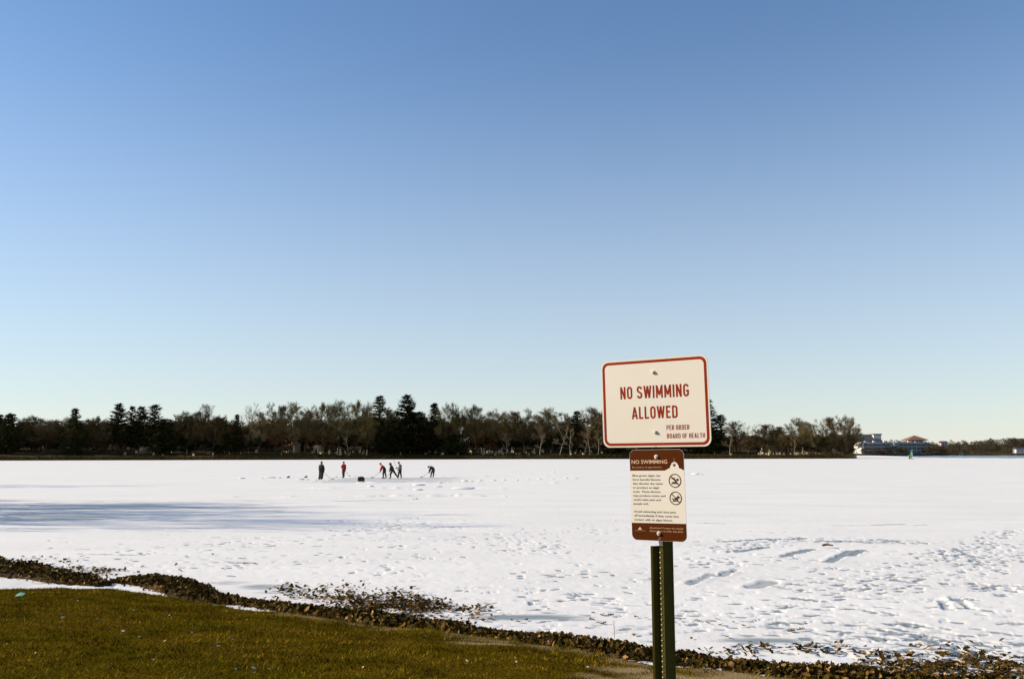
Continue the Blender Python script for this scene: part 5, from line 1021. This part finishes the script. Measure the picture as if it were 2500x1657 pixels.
# 5: grey top, stick raised
_, g = person(976, 1167.2, dict(pelvis=(.03, 0, .88), chest=(.03, 0, 1.24), neck=(-.04, 0, 1.43), crown=(-.16, 0, 1.66), sh_l=(-.01, -.17, 1.30), el_l=(.02, -.20, 1.06), ha_l=(-.34, -.06, 1.05), sh_r=(.06, .17, 1.30), el_r=(.08, .20, 1.02), ha_r=(-.22, .10, .87), hip_l=(-.01, -.09, .84), kn_l=(-.12, -.08, .46), an_l=(-.14, -.08, .12), toe_l=(-.25, -.08, .08), hip_r=(.06, .09, .84), kn_r=(.08, .09, .44), an_r=(.16, .09, .11), toe_r=(.05, .09, .07)), {}, dict(jacket=M_grey, pants=M_dark), 'skater in a grey top holding a stick upright', hat='cap', hatmat=M_hair)
stick(g, (-.30, -.04, .98), (-.66, .0, 1.86), (-.72, .02, 2.0), 'hockey stick raised by the skater in the grey top')
# 6: bent double
_, g = person(1055, 1165.6, dict(pelvis=(.17, 0, .84), chest=(-.06, 0, 1.10), neck=(-.22, 0, 1.16), crown=(-.44, 0, 1.10), sh_l=(-.10, -.17, 1.10), el_l=(-.27, -.16, .82), ha_l=(-.32, -.05, .54), sh_r=(-.06, .17, 1.10), el_r=(-.20, .17, .84), ha_r=(-.24, .04, .66), hip_l=(.08, -.09, .80), kn_l=(-.10, -.10, .44), an_l=(-.10, -.10, .12), toe_l=(-.24, -.11, .08), hip_r=(.18, .09, .80), kn_r=(.13, .10, .42), an_r=(.13, .10, .12), toe_r=(.03, .12, .08), face=(-.6, 0, -.8)), {}, dict(jacket=M_dark, pants=M_tan), 'skater in a dark jacket bent double over a stick, apart from the others', hat='cap', hatmat=mat('brown_wool', (.10, .04, .025), .9))
stick(g, (-.20, .05, .72), (-1.04, .02, .02), (-1.26, -.02, .02), 'hockey stick of the skater bent double')

# bag on the ice
p = at_z(882, 1175.5); o = empty('equipment_bag', (p[0], p[1], .03)); tag(o, 'black bulging equipment bag standing on the cleared ice', 'bag')
bm = bmesh.new(); bmesh.ops.create_cube(bm, size=1); bmesh.ops.subdivide_edges(bm, edges=bm.edges[:], cuts=4, use_grid_fill=True)
for v in bm.verts:
    k = 1 - .18 * max(abs(v.co.x), abs(v.co.y)) ** 4 * 8 * abs(v.co.z); nz = float(vnoise(np.array([v.co.x * 3 + 4]), np.array([v.co.z * 3 + v.co.y * 2]), 3)[0]) - .5
    v.co = Vector((v.co.x * .55 * k * (1 + .2 * nz) * (1 + (.5 - v.co.z) * .14), v.co.y * .36 * k, max((v.co.z + .5) * .40 * (1 + .18 * nz), 0)))
me = bpy.data.meshes.new('bag_body'); bm.to_mesh(me); bm.free(); me.materials.append(M_bag); me.polygons.foreach_set('use_smooth', np.ones(len(me.polygons), dtype=bool)); link('bag_body', me, o)
for s in (-1, 1):
    b = MB(); b.tube([(-.12, s * .05, .36), (-.09, s * .07, .44), (.09, s * .07, .44), (.12, s * .05, .36)], .014, 6); b.build('handle', M_bag, o)
for px, py in ((704, 1166.5), (747, 1166)):
    p = at_z(px, py); b = MB(); b.tube([(-.16, 0, .07), (-.05, 0, .08), (.06, 0, .12), (.12, 0, .14)], [.045, .07, .075, .055], 8); b.tube([(.09, 0, .10), (.10, 0, .22)], [.06, .065], 8); b.box(-.19, .17, -.05, .05, 0, .03)
    tag(b.build('brown_shoe', mat('brown_leather', (.07, .035, .02), .7), None, (p[0], p[1], .02)), 'small brown shoe left on the ice near the person in the long coat', 'shoe', 'shoes left on the ice')

# ------------------------------------------------------------------ ice sailor far out
P = at_z(2222, 1121); o = empty('sail_board', (P[0], P[1], .05)); tag(o, 'green windsurf sail on a small board far out on the ice', 'sail board')
b = MB(); b.tube([(-.35, 0, .10), (.0, 0, .12), (.9, 0, .12), (1.5, 0, .16)], [.12, .22, .2, .08], 8); b.build('board', M_white, o)
mast = [(-.35, 0, .2), (-.15, .02, 1.4), (.25, .05, 2.6), (.95, .08, 3.75)]; b = MB(); b.tube(mast, .03, 6); b.build('mast', M_dark, o)
leech = [(.55, .3, .45), (1.35, .45, 1.35), (1.15, .35, 2.4), (1.15, .12, 3.7)]; V = []; Fq = []; n = 8
for k in range(13):
    t = k / 12; s = t * 3; i = min(int(s), 2); A = Vector(mast[i]).lerp(Vector(mast[i + 1]), s - i); B = Vector(leech[i]).lerp(Vector(leech[i + 1]), s - i)
    for j in range(n + 1):
        q = A.lerp(B, j / n); q.y += .18 * math.sin(math.pi * j / n) * (1 - t * .7); V.append(tuple(q))
for k in range(12):
    for j in range(n): Fq.append((k * (n + 1) + j, k * (n + 1) + j + 1, (k + 1) * (n + 1) + j + 1, (k + 1) * (n + 1) + j))
me = mesh('sail', V, Fq, [mat('sail_green', (.20, .42, .22), .5), mat('sail_window', (.45, .60, .55), .4)], True, [1 if (f_ // n) in (4, 5, 6, 7) and (f_ % n) > 2 else 0 for f_ in range(len(Fq))]); link('sail', me, o)
b = MB(); b.tube([(-.2, -.1, 1.45), (.5, -.12, 1.4), (1.3, .35, 1.35)], .025, 6); b.build('boom', M_dark, o)
pr, g = person(2219, 1121.3, dict(pelvis=(.02, 0, .82), chest=(-.10, 0, 1.25), neck=(-.12, 0, 1.42), crown=(-.12, 0, 1.66), sh_l=(-.09, -.17, 1.30), el_l=(.05, -.18, 1.32), ha_l=(.25, -.12, 1.42), sh_r=(-.09, .17, 1.30), el_r=(.08, .18, 1.30), ha_r=(.3, .05, 1.40), hip_l=(.03, -.1, .8), kn_l=(.14, -.1, .45), an_l=(.10, -.1, .14), toe_l=(.22, -.1, .1), hip_r=(.03, .1, .8), kn_r=(.16, .1, .45), an_r=(.14, .1, .14), toe_r=(.26, .1, .1), face=(1, 0, 0)), {}, dict(jacket=mat('lime_cloth', (.34, .36, .06), .8), pants=M_olive), 'person in a yellow green jacket holding the windsurf sail', hat='cap')
